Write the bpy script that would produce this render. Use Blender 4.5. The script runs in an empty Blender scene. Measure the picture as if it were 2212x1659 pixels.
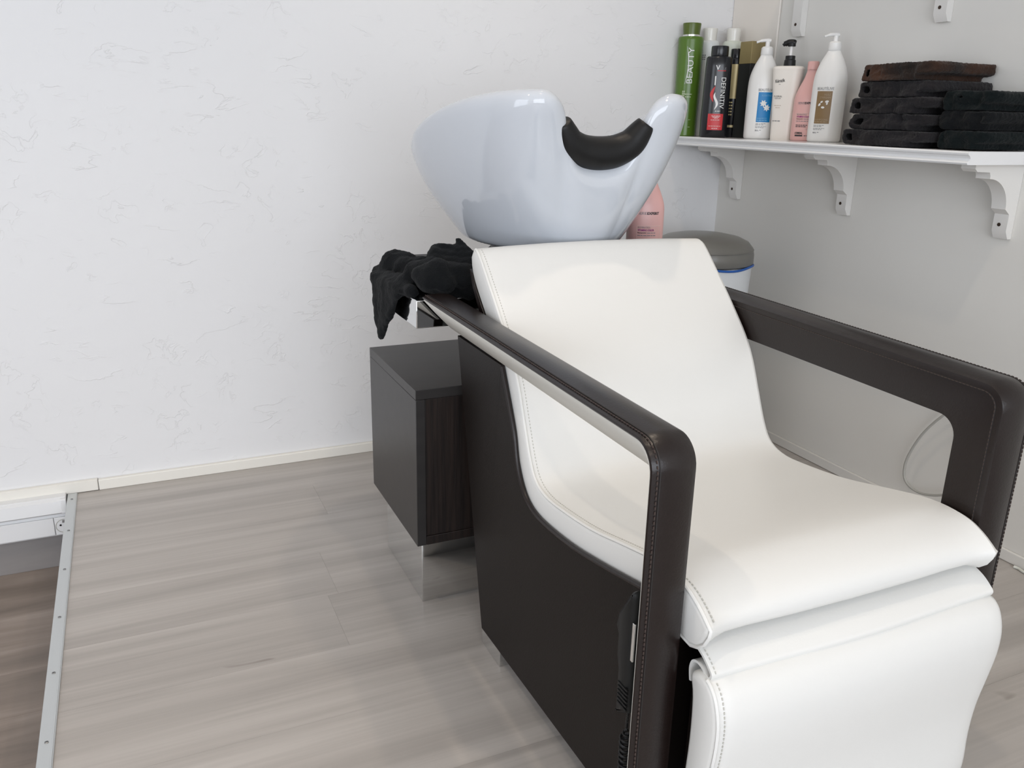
import bpy, bmesh, math, random
from mathutils import Vector, Matrix, noise
random.seed(7)
SC = bpy.context.scene
COL = SC.collection

# ------------------------------------------------------------------ camera
YAW, PITCH, ROLL, FPX = math.radians(24.664), math.radians(17.760), math.radians(1.270), 1814.8
W, H = 2212, 1659
CAMP = Vector((0, 0, 1.0))
fwd = Vector((math.sin(YAW)*math.cos(PITCH), math.cos(YAW)*math.cos(PITCH), -math.sin(PITCH)))
rgt = Vector((math.cos(YAW), -math.sin(YAW), 0))
upv = rgt.cross(fwd)
r2 = math.cos(ROLL)*rgt + math.sin(ROLL)*upv
u2 = -math.sin(ROLL)*rgt + math.cos(ROLL)*upv
cam = bpy.data.objects.new('camera', bpy.data.cameras.new('camera'))
COL.objects.link(cam)
cam.matrix_world = Matrix(((r2.x, u2.x, -fwd.x, CAMP.x), (r2.y, u2.y, -fwd.y, CAMP.y), (r2.z, u2.z, -fwd.z, CAMP.z), (0, 0, 0, 1)))
cam.data.sensor_width = 36.0
cam.data.lens = 36.0*FPX/W
cam.data.clip_start = 0.02
SC.camera = cam

def ray(px, py):
    a, b = (px-W/2)/FPX, -(py-H/2)/FPX
    return a*r2 + b*u2 + fwd
def on(px, py, x=None, y=None, z=None):
    """point where the sight line of a photo pixel meets a wall, floor or tray plane"""
    d = ray(px, py)
    t = (x-CAMP.x)/d.x if x is not None else (y-CAMP.y)/d.y if y is not None else (z-CAMP.z)/d.z
    return CAMP + t*d

# ------------------------------------------------------------------ world and light
wd = bpy.data.worlds.new('sky'); SC.world = wd
wd.use_nodes = True
bgn = wd.node_tree.nodes['Background']
bgn.inputs[0].default_value = (0.80, 0.90, 1.0, 1)
bgn.inputs[1].default_value = 1.0

def area(name, loc, rot, sx, sy, power, col, spread=None):
    L = bpy.data.lights.new(name, 'AREA'); L.shape = 'RECTANGLE'; L.size = sx; L.size_y = sy
    L.energy = power; L.color = col
    if spread: L.spread = spread
    o = bpy.data.objects.new(name, L); COL.objects.link(o); o.location = loc; o.rotation_euler = rot
    return o
# daylight through the shop front behind the camera and the glazed door in the far side wall
area('shopfront_daylight', (-0.9, -3.52, 1.25), (math.radians(90), 0, 0), 4.2, 2.2, 145, (0.885, 0.925, 1.0))
area('door_daylight', (-3.38, -0.6, 1.1), (math.radians(90), 0, math.radians(-90)), 2.0, 2.1, 42, (0.88, 0.92, 1.0))

SC.view_settings.view_transform = 'Standard'
SC.view_settings.look = 'None'
SC.view_settings.gamma = 1.0
SC.view_settings.use_curve_mapping = False
SC.view_settings.exposure = -0.17
SC.cycles.max_bounces = 6
SC.cycles.diffuse_bounces = 3
SC.cycles.glossy_bounces = 3
SC.cycles.transmission_bounces = 4
SC.cycles.caustics_reflective = False
SC.cycles.caustics_refractive = False

# ------------------------------------------------------------------ materials
def mat(name, col, rough=0.5, metal=0.0, coat=0.0, sheen=0.0, spec=0.5, bump=None, var=None, trans=0.0, emit=None):
    """bump=(scale, strength, detail, (sx,sy,sz)) ; var=(scale, col2, (sx,sy,sz))"""
    m = bpy.data.materials.new(name); m.use_nodes = True
    nt = m.node_tree; b = nt.nodes['Principled BSDF']
    b.inputs['Base Color'].default_value = (*col, 1)
    b.inputs['Roughness'].default_value = rough
    b.inputs['Metallic'].default_value = metal
    b.inputs['Specular IOR Level'].default_value = spec
    b.inputs['Coat Weight'].default_value = coat
    b.inputs['Coat Roughness'].default_value = 0.05
    b.inputs['Sheen Weight'].default_value = sheen
    b.inputs['Transmission Weight'].default_value = trans
    if emit:
        b.inputs['Emission Color'].default_value = (*emit[0], 1); b.inputs['Emission Strength'].default_value = emit[1]
    def coords(sc):
        tc = nt.nodes.new('ShaderNodeTexCoord'); mp = nt.nodes.new('ShaderNodeMapping')
        mp.inputs['Scale'].default_value = sc
        nt.links.new(tc.outputs['Object'], mp.inputs['Vector']); return mp.outputs['Vector']
    if bump:
        n = nt.nodes.new('ShaderNodeTexNoise'); n.inputs['Scale'].default_value = bump[0]; n.inputs['Detail'].default_value = bump[2]
        nt.links.new(coords(bump[3] if len(bump) > 3 else (1, 1, 1)), n.inputs['Vector'])
        bp = nt.nodes.new('ShaderNodeBump'); bp.inputs['Strength'].default_value = bump[1]; bp.inputs['Distance'].default_value = 0.002
        nt.links.new(n.outputs['Fac'], bp.inputs['Height']); nt.links.new(bp.outputs['Normal'], b.inputs['Normal'])
    if var:
        n = nt.nodes.new('ShaderNodeTexNoise'); n.inputs['Scale'].default_value = var[0]; n.inputs['Detail'].default_value = 4
        nt.links.new(coords(var[2] if len(var) > 2 else (1, 1, 1)), n.inputs['Vector'])
        cr = nt.nodes.new('ShaderNodeValToRGB')
        cr.color_ramp.elements[0].position = 0.35; cr.color_ramp.elements[1].position = 0.68
        cr.color_ramp.elements[0].color = (*col, 1); cr.color_ramp.elements[1].color = (*var[1], 1)
        nt.links.new(n.outputs['Fac'], cr.inputs['Fac']); nt.links.new(cr.outputs['Color'], b.inputs['Base Color'])
    return m

def plaster(name, col):
    m = mat(name, col, 0.55, spec=0.35)
    nt = m.node_tree; N = nt.nodes.new; Lk = nt.links.new; b = nt.nodes['Principled BSDF']
    tc = N('ShaderNodeTexCoord'); mp = N('ShaderNodeMapping')
    mp.inputs['Rotation'].default_value = (0, math.radians(32), 0); mp.inputs['Scale'].default_value = (0.55, 1, 1.5)
    Lk(tc.outputs['Object'], mp.inputs['Vector'])
    def nz(sc, det, dist, vec):
        n = N('ShaderNodeTexNoise'); n.inputs['Scale'].default_value = sc; n.inputs['Detail'].default_value = det; n.inputs['Distortion'].default_value = dist
        Lk(vec, n.inputs['Vector']); return n.outputs['Fac']
    def ramp(src, pts):
        c = N('ShaderNodeValToRGB'); e = c.color_ramp.elements
        while len(e) < len(pts): e.new(0.5)
        for k, (p, v) in enumerate(pts): e[k].position = p; e[k].color = (v, v, v, 1)
        Lk(src, c.inputs['Fac']); return c.outputs['Color']
    def mth(op, a, bb):
        n = N('ShaderNodeMath'); n.operation = op
        for i, v in enumerate((a, bb)):
            if isinstance(v, (int, float)): n.inputs[i].default_value = v
            else: Lk(v, n.inputs[i])
        return n.outputs[0]
    ridge = ramp(nz(9.0, 6, 0.35, mp.outputs['Vector']), [(0.494, 0), (0.5, 1), (0.512, 0.15), (0.56, 0)])   # trowel lips: steep on one side
    ridge2 = ramp(nz(21, 5, 0.6, tc.outputs['Object']), [(0.555, 0), (0.562, 1), (0.58, 0.1), (0.62, 0)])
    broad = nz(7.5, 4, 0.3, tc.outputs['Object'])
    mask = ramp(broad, [(0.52, 0), (0.64, 1)]); mask2 = ramp(broad, [(0.38, 1), (0.47, 0)])
    h = mth('ADD', mth('MULTIPLY', ridge, mask), mth('MULTIPLY', mth('MULTIPLY', ridge2, mask2), 0.8))
    h = mth('ADD', h, mth('MULTIPLY', broad, 1.8))
    bp = N('ShaderNodeBump'); bp.inputs['Strength'].default_value = 0.42; bp.inputs['Distance'].default_value = 0.0030
    Lk(h, bp.inputs['Height']); Lk(bp.outputs['Normal'], b.inputs['Normal'])
    return m

def laminate(name, c1, c2, c3, rough=0.38, streak=(0.55, 9, 1), knots=False):
    """boards run along x; each board object shifts the grain by its own random number"""
    m = mat(name, c1, rough, spec=0.4)
    nt = m.node_tree; N = nt.nodes.new; Lk = nt.links.new; b = nt.nodes['Principled BSDF']
    tc = N('ShaderNodeTexCoord'); oi = N('ShaderNodeObjectInfo'); ad = N('ShaderNodeVectorMath'); ad.operation = 'ADD'
    sc = N('ShaderNodeVectorMath'); sc.operation = 'SCALE'; sc.inputs[3].default_value = 23.0
    cb = N('ShaderNodeCombineXYZ')
    for i in range(3): Lk(oi.outputs['Random'], cb.inputs[i])
    Lk(cb.outputs[0], sc.inputs[0]); Lk(tc.outputs['Object'], ad.inputs[0]); Lk(sc.outputs[0], ad.inputs[1])
    def nz(scale, det, dist, s3):
        mp = N('ShaderNodeMapping'); mp.inputs['Scale'].default_value = s3; Lk(ad.outputs[0], mp.inputs['Vector'])
        n = N('ShaderNodeTexNoise'); n.inputs['Scale'].default_value = scale; n.inputs['Detail'].default_value = det; n.inputs['Distortion'].default_value = dist
        Lk(mp.outputs['Vector'], n.inputs['Vector']); return n.outputs['Fac']
    def ramp(src, pts):
        c = N('ShaderNodeValToRGB'); e = c.color_ramp.elements
        while len(e) < len(pts): e.new(0.5)
        for k, (p, v) in enumerate(pts): e[k].position = p; e[k].color = (*v, 1)
        Lk(src, c.inputs['Fac']); return c.outputs['Color']
    base = ramp(nz(2.0, 3, 0.6, streak), [(0.30, c2), (0.5, c1), (0.68, c3)])
    fine = ramp(nz(9.0, 5, 0.3, (0.35, 14, 1)), [(0.3, (0.94,)*3), (0.7, (1.03,)*3)])
    mx = N('ShaderNodeMixRGB'); mx.blend_type = 'MULTIPLY'; mx.inputs[0].default_value = 1.0
    Lk(base, mx.inputs[1]); Lk(fine, mx.inputs[2])
    out = mx.outputs[0]
    sp = ramp(nz(7.0, 2, 0.8, (1, 2.0, 1)), [(0.755, (1, 1, 1)), (0.80, (0.55, 0.52, 0.5))])
    m2 = N('ShaderNodeMixRGB'); m2.blend_type = 'MULTIPLY'; m2.inputs[0].default_value = 0.9 if knots else 0.6
    Lk(out, m2.inputs[1]); Lk(sp, m2.inputs[2]); out = m2.outputs[0]
    Lk(out, b.inputs['Base Color'])
    bp = N('ShaderNodeBump'); bp.inputs['Strength'].default_value = 0.08; bp.inputs['Distance'].default_value = 0.001
    Lk(nz(9.0, 5, 0.3, (0.35, 14, 1)), bp.inputs['Height']); Lk(bp.outputs['Normal'], b.inputs['Normal'])
    return m

M = {}
M['plaster'] = plaster('white_trowelled_plaster', (0.83, 0.825, 0.825))
M['wall'] = mat('white_matt_paint', (0.78, 0.76, 0.715), 0.6, spec=0.3)
M['ceiling'] = mat('white_ceiling_paint', (0.85, 0.84, 0.82), 0.7)
M['floor'] = laminate('pale_grey_laminate', (0.450, 0.416, 0.386), (0.382, 0.351, 0.325), (0.508, 0.472, 0.440), 0.33, (0.45, 9.0, 1))
M['floor_low'] = laminate('brown_grey_laminate', (0.27, 0.22, 0.185), (0.19, 0.155, 0.13), (0.36, 0.30, 0.26), 0.45, (0.8, 6, 1), True)
M['joint'] = mat('dark_floor_joint', (0.20, 0.18, 0.17), 0.8)
M['cream_trim'] = mat('cream_painted_wood', (0.86, 0.83, 0.76), 0.4)
M['white_pvc'] = mat('white_plastic_trunking', (0.82, 0.82, 0.82), 0.35)
M['grey_base'] = mat('grey_skirting_laminate', (0.235, 0.22, 0.215), 0.5, var=(3, (0.29, 0.27, 0.26), (1, 1, 6)))
M['alu'] = mat('brushed_aluminium', (0.62, 0.64, 0.64), 0.38, 0.75, bump=(60, 0.1, 2, (30, 0.3, 30)))
M['alu_dark'] = mat('steel_screw', (0.35, 0.35, 0.35), 0.35, 1.0)
M['chrome'] = mat('polished_steel', (0.78, 0.79, 0.79), 0.045, 1.0, bump=(7, 0.03, 2))
M['wenge'] = mat('wenge_wood_veneer', (0.009, 0.0062, 0.0055), 0.5, spec=0.3, bump=(14, 0.25, 6, (12, 12, 0.7)), var=(10, (0.020, 0.0130, 0.0105), (14, 14, 0.6)))
M['wenge_top'] = mat('wenge_smooth_laminate', (0.022, 0.020, 0.0195), 0.38, spec=0.42, var=(5, (0.028, 0.0255, 0.0245), (1, 8, 8)))
M['brown_leather'] = mat('dark_brown_leather', (0.0105, 0.0060, 0.0052), 0.30, spec=0.42, bump=(320, 0.10, 3))
M['brown_panel'] = mat('dark_brown_vinyl', (0.0085, 0.0058, 0.0048), 0.46, spec=0.2, bump=(420, 0.10, 2))
M['brown_seam'] = mat('dark_brown_seam', (0.010, 0.007, 0.006), 0.6)
M['white_leather'] = mat('white_vinyl_upholstery', (0.75, 0.745, 0.72), 0.42, spec=0.4, bump=(260, 0.05, 3))
M['cream_leather'] = mat('ivory_vinyl', (0.70, 0.685, 0.63), 0.5, bump=(260, 0.05, 3))
M['thread'] = mat('grey_thread', (0.52, 0.51, 0.47), 0.8)
M['thread_brown'] = mat('brown_thread', (0.055, 0.036, 0.030), 0.8)
M['ceramic'] = mat('white_ceramic_window_blue', (0.575, 0.605, 0.65), 0.07, coat=0.4, spec=0.5)  # white glaze, with the blue reflection of the window mixed into its base colour
M['rubber'] = mat('black_rubber', (0.006, 0.006, 0.0065), 0.45, spec=0.3, bump=(200, 0.04, 2))
M['black_plastic'] = mat('black_plastic', (0.006, 0.0065, 0.007), 0.42, spec=0.35)
M['black_inside'] = mat('black_backing', (0.006, 0.006, 0.006), 0.9)
M['towel'] = mat('black_terry', (0.0075, 0.0083, 0.0092), 0.95, sheen=0.06, spec=0.1, bump=(420, 1.0, 3))
M['towel_grey'] = mat('charcoal_terry', (0.0165, 0.0155, 0.0175), 0.95, sheen=0.10, spec=0.1, bump=(420, 1.0, 3), var=(9, (0.022, 0.019, 0.019)))
M['towel_brown'] = mat('faded_brown_terry', (0.019, 0.0155, 0.014), 0.95, sheen=0.10, spec=0.1, bump=(420, 1.0, 3), var=(8, (0.062, 0.030, 0.018)))
M['towel_green'] = mat('black_green_terry', (0.0055, 0.0085, 0.009), 0.95, sheen=0.06, spec=0.1, bump=(420, 1.0, 3))
M['shelf'] = mat('white_gloss_shelf', (0.80, 0.80, 0.80), 0.16, spec=0.6)
M['bracket'] = mat('white_painted_wood', (0.79, 0.77, 0.735), 0.4)
M['panel_gloss'] = mat('cream_gloss_panel', (0.84, 0.785, 0.715), 0.14)
M['screw'] = mat('dark_brass_screw', (0.06, 0.04, 0.03), 0.4, 0.8)
M['cable'] = mat('grey_white_cable', (0.42, 0.41, 0.375), 0.5)
M['cable_white'] = mat('white_cable', (0.72, 0.73, 0.66), 0.5)
M['bin_lid'] = mat('grey_plastic_lid', (0.175, 0.17, 0.155), 0.3)
M['bin_body'] = mat('white_plastic_bin', (0.78, 0.80, 0.81), 0.4)
M['bag'] = mat('blue_bin_bag', (0.02, 0.11, 0.42), 0.4)
M['p_green'] = mat('green_bottle_plastic', (0.085, 0.17, 0.018), 0.26)
M['p_greencap'] = mat('olive_green_cap', (0.085, 0.125, 0.012), 0.3)
M['silver'] = mat('silver_foil', (0.75, 0.75, 0.73), 0.2, 1.0)
M['p_milk'] = mat('milky_plastic', (0.70, 0.72, 0.71), 0.25)
M['p_milk2'] = mat('milky_greenish_plastic', (0.66, 0.69, 0.60), 0.25)
M['p_clear'] = mat('frosted_clear_cap', (0.80, 0.78, 0.72), 0.15)
M['p_black'] = mat('gloss_black_plastic', (0.009, 0.010, 0.013), 0.22)
M['p_white'] = mat('white_bottle_plastic', (0.82, 0.81, 0.785), 0.3)
M['p_cream'] = mat('ivory_bottle_plastic', (0.84, 0.79, 0.72), 0.33)
M['p_pink'] = mat('pink_bottle_plastic', (0.75, 0.43, 0.40), 0.32)
M['gold'] = mat('matt_gold_card', (0.34, 0.265, 0.12), 0.45, 0.3)
M['gold2'] = mat('pale_gold_label', (0.46, 0.375, 0.19), 0.4, 0.3)
M['black_card'] = mat('black_card', (0.013, 0.013, 0.014), 0.5)
M['i_white'] = mat('white_print', (0.80, 0.80, 0.78), 0.5)
M['i_pale'] = mat('pale_green_print', (0.55, 0.62, 0.42), 0.5)
M['i_black'] = mat('black_print', (0.02, 0.02, 0.022), 0.5)
M['i_grey'] = mat('grey_print', (0.22, 0.22, 0.23), 0.5)
M['i_red'] = mat('red_print', (0.56, 0.025, 0.03), 0.4)
M['i_blue'] = mat('blue_label', (0.0, 0.20, 0.50), 0.4)
M['i_ltblue'] = mat('light_blue_print', (0.16, 0.42, 0.66), 0.5)
M['i_brown'] = mat('brown_label', (0.235, 0.145, 0.058), 0.4)
M['i_tan'] = mat('tan_print', (0.40, 0.30, 0.19), 0.5)
M['i_purple'] = mat('purple_print', (0.30, 0.02, 0.20), 0.5)
M['i_rose'] = mat('rose_print', (0.80, 0.66, 0.60), 0.5)
M['lamp'] = mat('warm_lamp_face', (1, 0.9, 0.75), 0.5, emit=((1.0, 0.86, 0.68), 6))

# ------------------------------------------------------------------ mesh helpers
ORG = {}
def link(o, parent=None, org=None):
    COL.objects.link(o)
    if parent is not None:
        o.parent = parent; ORG[o.name] = ORG[parent.name]
    else:
        ORG[o.name] = Vector(org) if org is not None else Vector((0, 0, 0))
        o.location = ORG[o.name]
    return o
def tag(o, label=None, cat=None, group=None, kind=None):
    if label: o['label'] = label
    if cat: o['category'] = cat
    if group: o['group'] = group
    if kind: o['kind'] = kind
    return o
def thing(name, loc, label, cat, group=None):
    o = bpy.data.objects.new(name, None); o.empty_display_size = 0.05
    link(o, None, loc); return tag(o, label, cat, group)
def finish(me, smooth=True, sharp=38):
    bm = bmesh.new(); bm.from_mesh(me)
    bmesh.ops.recalc_face_normals(bm, faces=bm.faces[:])
    for f in bm.faces: f.smooth = smooth
    if smooth:
        for e in bm.edges:
            if len(e.link_faces) == 2 and e.calc_face_angle(0) > math.radians(sharp): e.smooth = False
    bm.to_mesh(me); bm.free()
def mesh(name, v, f, m, parent=None, org=None, smooth=True, sharp=38, bevel=0, seg=2):
    """vertices in world metres; stored relative to the root of the thing"""
    o0 = ORG[parent.name] if parent is not None else Vector(org if org is not None else (0, 0, 0))
    me = bpy.data.meshes.new(name)
    me.from_pydata([tuple(Vector(p)-o0) for p in v], [], f); me.update()
    finish(me, smooth, sharp)
    me.materials.append(M[m] if isinstance(m, str) else m)
    ob = link(bpy.data.objects.new(name, me), parent, org)
    if bevel:
        b = ob.modifiers.new('bevel', 'BEVEL'); b.width = bevel; b.segments = seg; b.limit_method = 'ANGLE'; b.angle_limit = math.radians(30)
        b.harden_normals = False
    return ob
BF = [(0, 3, 2, 1), (4, 5, 6, 7), (0, 1, 5, 4), (1, 2, 6, 5), (2, 3, 7, 6), (3, 0, 4, 7)]
def boxv(a, b):
    return [(a[0], a[1], a[2]), (b[0], a[1], a[2]), (b[0], b[1], a[2]), (a[0], b[1], a[2]), (a[0], a[1], b[2]), (b[0], a[1], b[2]), (b[0], b[1], b[2]), (a[0], b[1], b[2])]
def box(name, a, b, m, parent=None, org=None, bevel=0.002, seg=2):
    return mesh(name, boxv(a, b), BF, m, parent, org, smooth=bevel > 0, bevel=bevel, seg=seg)
def multi(name, parts, m, parent=None, org=None, **k):
    v, f = [], []
    for pv, pf in parts:
        n = len(v); v += list(pv); f += [tuple(i+n for i in q) for q in pf]
    return mesh(name, v, f, m, parent, org, **k)
def spline(pts, n=8, closed=False):
    P = [Vector(p) for p in pts]; out = []; L = len(P)
    for i in range(L if closed else L-1):
        if closed: a, b, c, d = P[i-1], P[i], P[(i+1) % L], P[(i+2) % L]
        else: a, b, c, d = P[max(i-1, 0)], P[i], P[i+1], P[min(i+2, L-1)]
        for k in range(n):
            t = k/n
            out.append(0.5*((2*b)+(c-a)*t+(2*a-5*b+4*c-d)*t*t+(3*b-a-3*c+d)*t**3))
    if not closed: out.append(P[-1])
    return out
def tubev(path, r, res=8, closed=False, cap=True):
    P = [Vector(p) for p in path]; n = len(P); v, f = [], []
    prev = None
    for i, p in enumerate(P):
        if closed: t = (P[(i+1) % n]-P[i-1])
        else: t = P[min(i+1, n-1)]-P[max(i-1, 0)]
        t.normalize()
        if prev is None:
            a = Vector((0, 0, 1)) if abs(t.z) < 0.9 else Vector((1, 0, 0)); nn = a.cross(t).normalized()
        else:
            nn = (prev-t*prev.dot(t)).normalized()
        prev = nn; bb = t.cross(nn)
        rr = r[i] if isinstance(r, (list, tuple)) else r
        for k in range(res):
            an = 2*math.pi*k/res
            v.append(p+rr*(math.cos(an)*nn+math.sin(an)*bb))
    for i in range(n if closed else n-1):
        for k in range(res):
            a = i*res+k; b = i*res+(k+1) % res; j = ((i+1) % n)*res
            f.append((a, b, j+(k+1) % res, j+k))
    if cap and not closed:
        f.append(tuple(range(res))[::-1]); f.append(tuple((n-1)*res+k for k in range(res)))
    return v, f
def tube(name, path, r, m, parent=None, org=None, res=8, closed=False):
    v, f = tubev(path, r, res, closed); return mesh(name, v, f, m, parent, org, sharp=60)
def dashes(name, path, m, parent, ln=0.0045, gap=0.003, w=0.0011, h=0.0008, off=Vector((0, 0, 0))):
    """stitches: short threads lying along a seam"""
    P = [Vector(p)+off for p in path]; parts = []; acc = 0; step = ln+gap; nxt = 0
    for i in range(len(P)-1):
        d = (P[i+1]-P[i]); L = d.length
        if L < 1e-6: continue
        t = d/L
        while nxt < acc+L:
            c = P[i]+t*(nxt-acc)
            a = Vector((1, 0, 0)) if abs(t.x) < 0.8 else Vector((0, 0, 1))
            s = t.cross(a).normalized()*h; q = t.cross(s).normalized()*w; e = t*ln/2
            parts.append(([c-e-s-q, c+e-s-q, c+e+s-q, c-e+s-q, c-e-s+q, c+e-s+q, c+e+s+q, c-e+s+q], BF)); nxt += step
        acc += L
    return multi(name, parts, m, parent, smooth=False)
def extrude_x(name, prof, xs, m, parent=None, org=None, sharp=38, capped=True, mid=None, ladder=False):
    """closed profile (y,z); xs = list of (x, inset, dome)"""
    n = len(prof); P = [Vector((0, p[0], p[1])) for p in prof]
    area2 = sum(P[i].y*P[(i+1) % n].z-P[(i+1) % n].y*P[i].z for i in range(n)); sg = 1 if area2 > 0 else -1
    nor = []
    for i in range(n):
        t = (P[(i+1) % n]-P[i-1]).normalized(); nor.append(Vector((0, t.z, -t.y))*sg)
    v, f = [], []
    for (x, ins, *w) in xs:
        for i in range(n):
            q = P[i]-nor[i]*ins
            if w and mid: q = q.lerp(Vector((0, mid[i][0], mid[i][1]))-nor[i]*ins, w[0])
            v.append((x, q.y, q.z))
    for k in range(len(xs)-1):
        for i in range(n):
            j = (i+1) % n; f.append((k*n+i, k*n+j, (k+1)*n+j, (k+1)*n+i))
    if capped and ladder:
        for k in (0, len(xs)-1):
            for i in range(n//2-1): f.append((k*n+i, k*n+i+1, k*n+n-2-i, k*n+n-1-i))
    elif capped:
        from mathutils.geometry import tessellate_polygon
        tri = tessellate_polygon([[Vector((p.y, p.z, 0)) for p in P]])
        for t in tri: f.append(tuple(t)); f.append(tuple((len(xs)-1)*n+i for i in t))
    return mesh(name, v, f, m, parent, org, sharp=sharp)
def lathev(prof, c, sx=1.0, sy=1.0, rot=0.0, res=32, pw=2.0):
    """prof (r,z) ; superellipse section"""
    v, f = [], []; n = len(prof); cr, sr = math.cos(rot), math.sin(rot)
    for r, z in prof:
        for k in range(res):
            a = 2*math.pi*k/res; ca, sa = math.cos(a), math.sin(a)
            s = (abs(ca)**pw+abs(sa)**pw)**(-1/pw)
            x, y = r*sx*ca*s, r*sy*sa*s
            v.append((c[0]+x*cr-y*sr, c[1]+x*sr+y*cr, c[2]+z))
    for i in range(n-1):
        for k in range(res):
            j = (k+1) % res; f.append((i*res+k, i*res+j, (i+1)*res+j, (i+1)*res+k))
    f.append(tuple(range(res))[::-1]); f.append(tuple((n-1)*res+k for k in range(res)))
    return v, f
def lathe(name, prof, c, m, parent=None, org=None, sx=1, sy=1, rot=0, res=32, pw=2.0, sharp=38):
    v, f = lathev(prof, c, sx, sy, rot, res, pw); return mesh(name, v, f, m, parent, org, sharp=sharp)

# ------------------------------------------------------------------ room shell
YW, XW = 2.38, 1.85           # textured back wall, smooth right wall
XL, YF, ZC, ZF = -3.4, -3.6, 2.55, -0.205
XE = -0.213                   # platform edge
def struct(o): return tag(o, kind='structure')
struct(box('wall_back', (XL-0.1, YW, ZF-0.1), (XW+0.1, YW+0.1, ZC), 'plaster', bevel=0))
struct(box('wall_right', (XW, YF-0.1, ZF-0.1), (XW+0.1, YW, ZC), 'wall', bevel=0))
struct(box('ceiling', (XL-0.1, YF-0.1, ZC), (XW+0.1, YW+0.1, ZC+0.1), 'ceiling', bevel=0))
# left wall with a glazed door opening, front wall with the shop window opening
struct(multi('wall_left', [(boxv((XL-0.1, YF, ZF), (XL, -1.7, ZC)), BF), (boxv((XL-0.1, 0.5, ZF), (XL, YW, ZC)), BF), (boxv((XL-0.1, -1.7, 2.2), (XL, 0.5, ZC)), BF)], 'wall', smooth=False))
struct(multi('wall_front', [(boxv((XL, YF-0.1, ZF), (-3.05, YF, ZC)), BF), (boxv((1.25, YF-0.1, ZF), (XW, YF, ZC)), BF), (boxv((-3.05, YF-0.1, 2.36), (1.25, YF, ZC)), BF), (boxv((-3.05, YF-0.1, ZF), (1.25, YF, 0.12)), BF)], 'wall', smooth=False))
wn = struct(multi('window_1', [(boxv((x-0.03, YF-0.07, 0.12), (x+0.03, YF-0.02, 2.36)), BF) for x in (-3.02, -1.6, -0.15, 1.22)] + [(boxv((-3.05, YF-0.07, z-0.03), (1.25, YF-0.02, z+0.03)), BF) for z in (0.15, 2.33)], 'alu', smooth=False))
dn = struct(multi('door_1', [(boxv((XL-0.07, y-0.04, ZF), (XL-0.02, y+0.04, 2.2)), BF) for y in (-1.66, -0.6, 0.46)] + [(boxv((XL-0.07, -1.7, z-0.04), (XL-0.02, 0.5, z+0.04)), BF) for z in (-0.165, 2.16)], 'alu', smooth=False))

# floors: the raised platform and the lower floor, both of single boards
plat = struct(box('floor', (XE, -0.9, ZF), (XW, YW, -0.008), 'joint', bevel=0))
low = struct(box('floor_lower', (XL, YF, ZF-0.1), (XW, YW, ZF-0.008), 'joint', bevel=0))
def boards(parent, x0, x1, y0, y1, ztop, wd_, ln, m, seed, gap=0.00025):
    rnd = random.Random(seed); proto = {}
    y = y1
    while y > y0+0.001:
        ya = max(y-wd_, y0); x = x0-rnd.uniform(0.1, ln*0.9)
        while x < x1:
            a, b = max(x, x0), min(x+ln, x1)
            if b-a > 0.02:
                w, d = b-a-gap, y-ya-gap; key = (round(w, 3), round(d, 3))
                if key not in proto:
                    me = bpy.data.meshes.new('plank'); v = boxv((-w/2, -d/2, -0.008), (w/2, d/2, 0)); me.from_pydata(v, [], BF); me.update()
                    finish(me, False); me.materials.append(M[m]); proto[key] = me
                o = bpy.data.objects.new('plank', proto[key]); COL.objects.link(o); o.parent = parent
                o.location = ((a+b)/2, (y+ya)/2, ztop)
            x += ln
        y = ya
boards(plat, XE+0.002, XW, 0.3, YW, 0.0, 0.193, 1.28, 'floor', 3)
boards(low, -1.5, XE-0.002, 0.6, YW-0.012, ZF, 0.16, 1.2, 'floor_low', 5)
box('floor_sheet', (XE+0.002, -0.9, -0.008), (XW, 0.2995, 0), 'floor', plat, bevel=0)
box('floor_sheet', (XL, YF, ZF-0.008), (-1.501, YW, ZF), 'floor_low', low, bevel=0)
box('floor_sheet', (-1.5, YF, ZF-0.008), (XE-0.002, 0.599, ZF), 'floor_low', low, bevel=0)
box('floor_sheet', (XE-0.002, YF, ZF-0.008), (XW, -0.9, ZF), 'floor_low', low, bevel=0)

# metal nosing on the platform edge, with its screws
trim = struct(box('trim_1', (-0.2235, -0.9, -0.012), (-0.199, 2.366, 0.0025), 'alu', bevel=0.0012))
box('rib', (-0.2035, -0.9, 0.0025), (-0.2010, 2.366, 0.0036), 'alu', trim, bevel=0.0004)
for y in (2.325, 2.135, 1.935, 1.73, 1.535, 1.34, 1.145, 0.95):
    s = lathe('screw', [(0.0033, 0.0), (0.0033, 0.0008), (0.0022, 0.0016)], (-0.2115, y, 0.0024), 'alu_dark', trim, res=12)
    box('screw_slot', (-0.2140, y-0.0004, 0.0038), (-0.2090, y+0.0004, 0.0043), 'black_inside', s, bevel=0)
# skirting along the platform: cream strip, with one joint
bb = struct(box('baseboard_back', (-0.146, 2.366, 0.0), (XW, YW, 0.030), 'cream_trim', bevel=0.002))
box('skirting_length', (-1.6, 2.366, 0.001), (-0.1475, YW, 0.0325), 'cream_trim', bb, bevel=0.002)
struct(box('baseboard_lower', (-1.6, 2.362, ZF), (XE-0.012, YW, -0.112), 'grey_base', bevel=0.001))
struct(box('baseboard_right', (1.842, -0.9, 0.0), (XW, 2.366, 0.030), 'wall', bevel=0.003))

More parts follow.
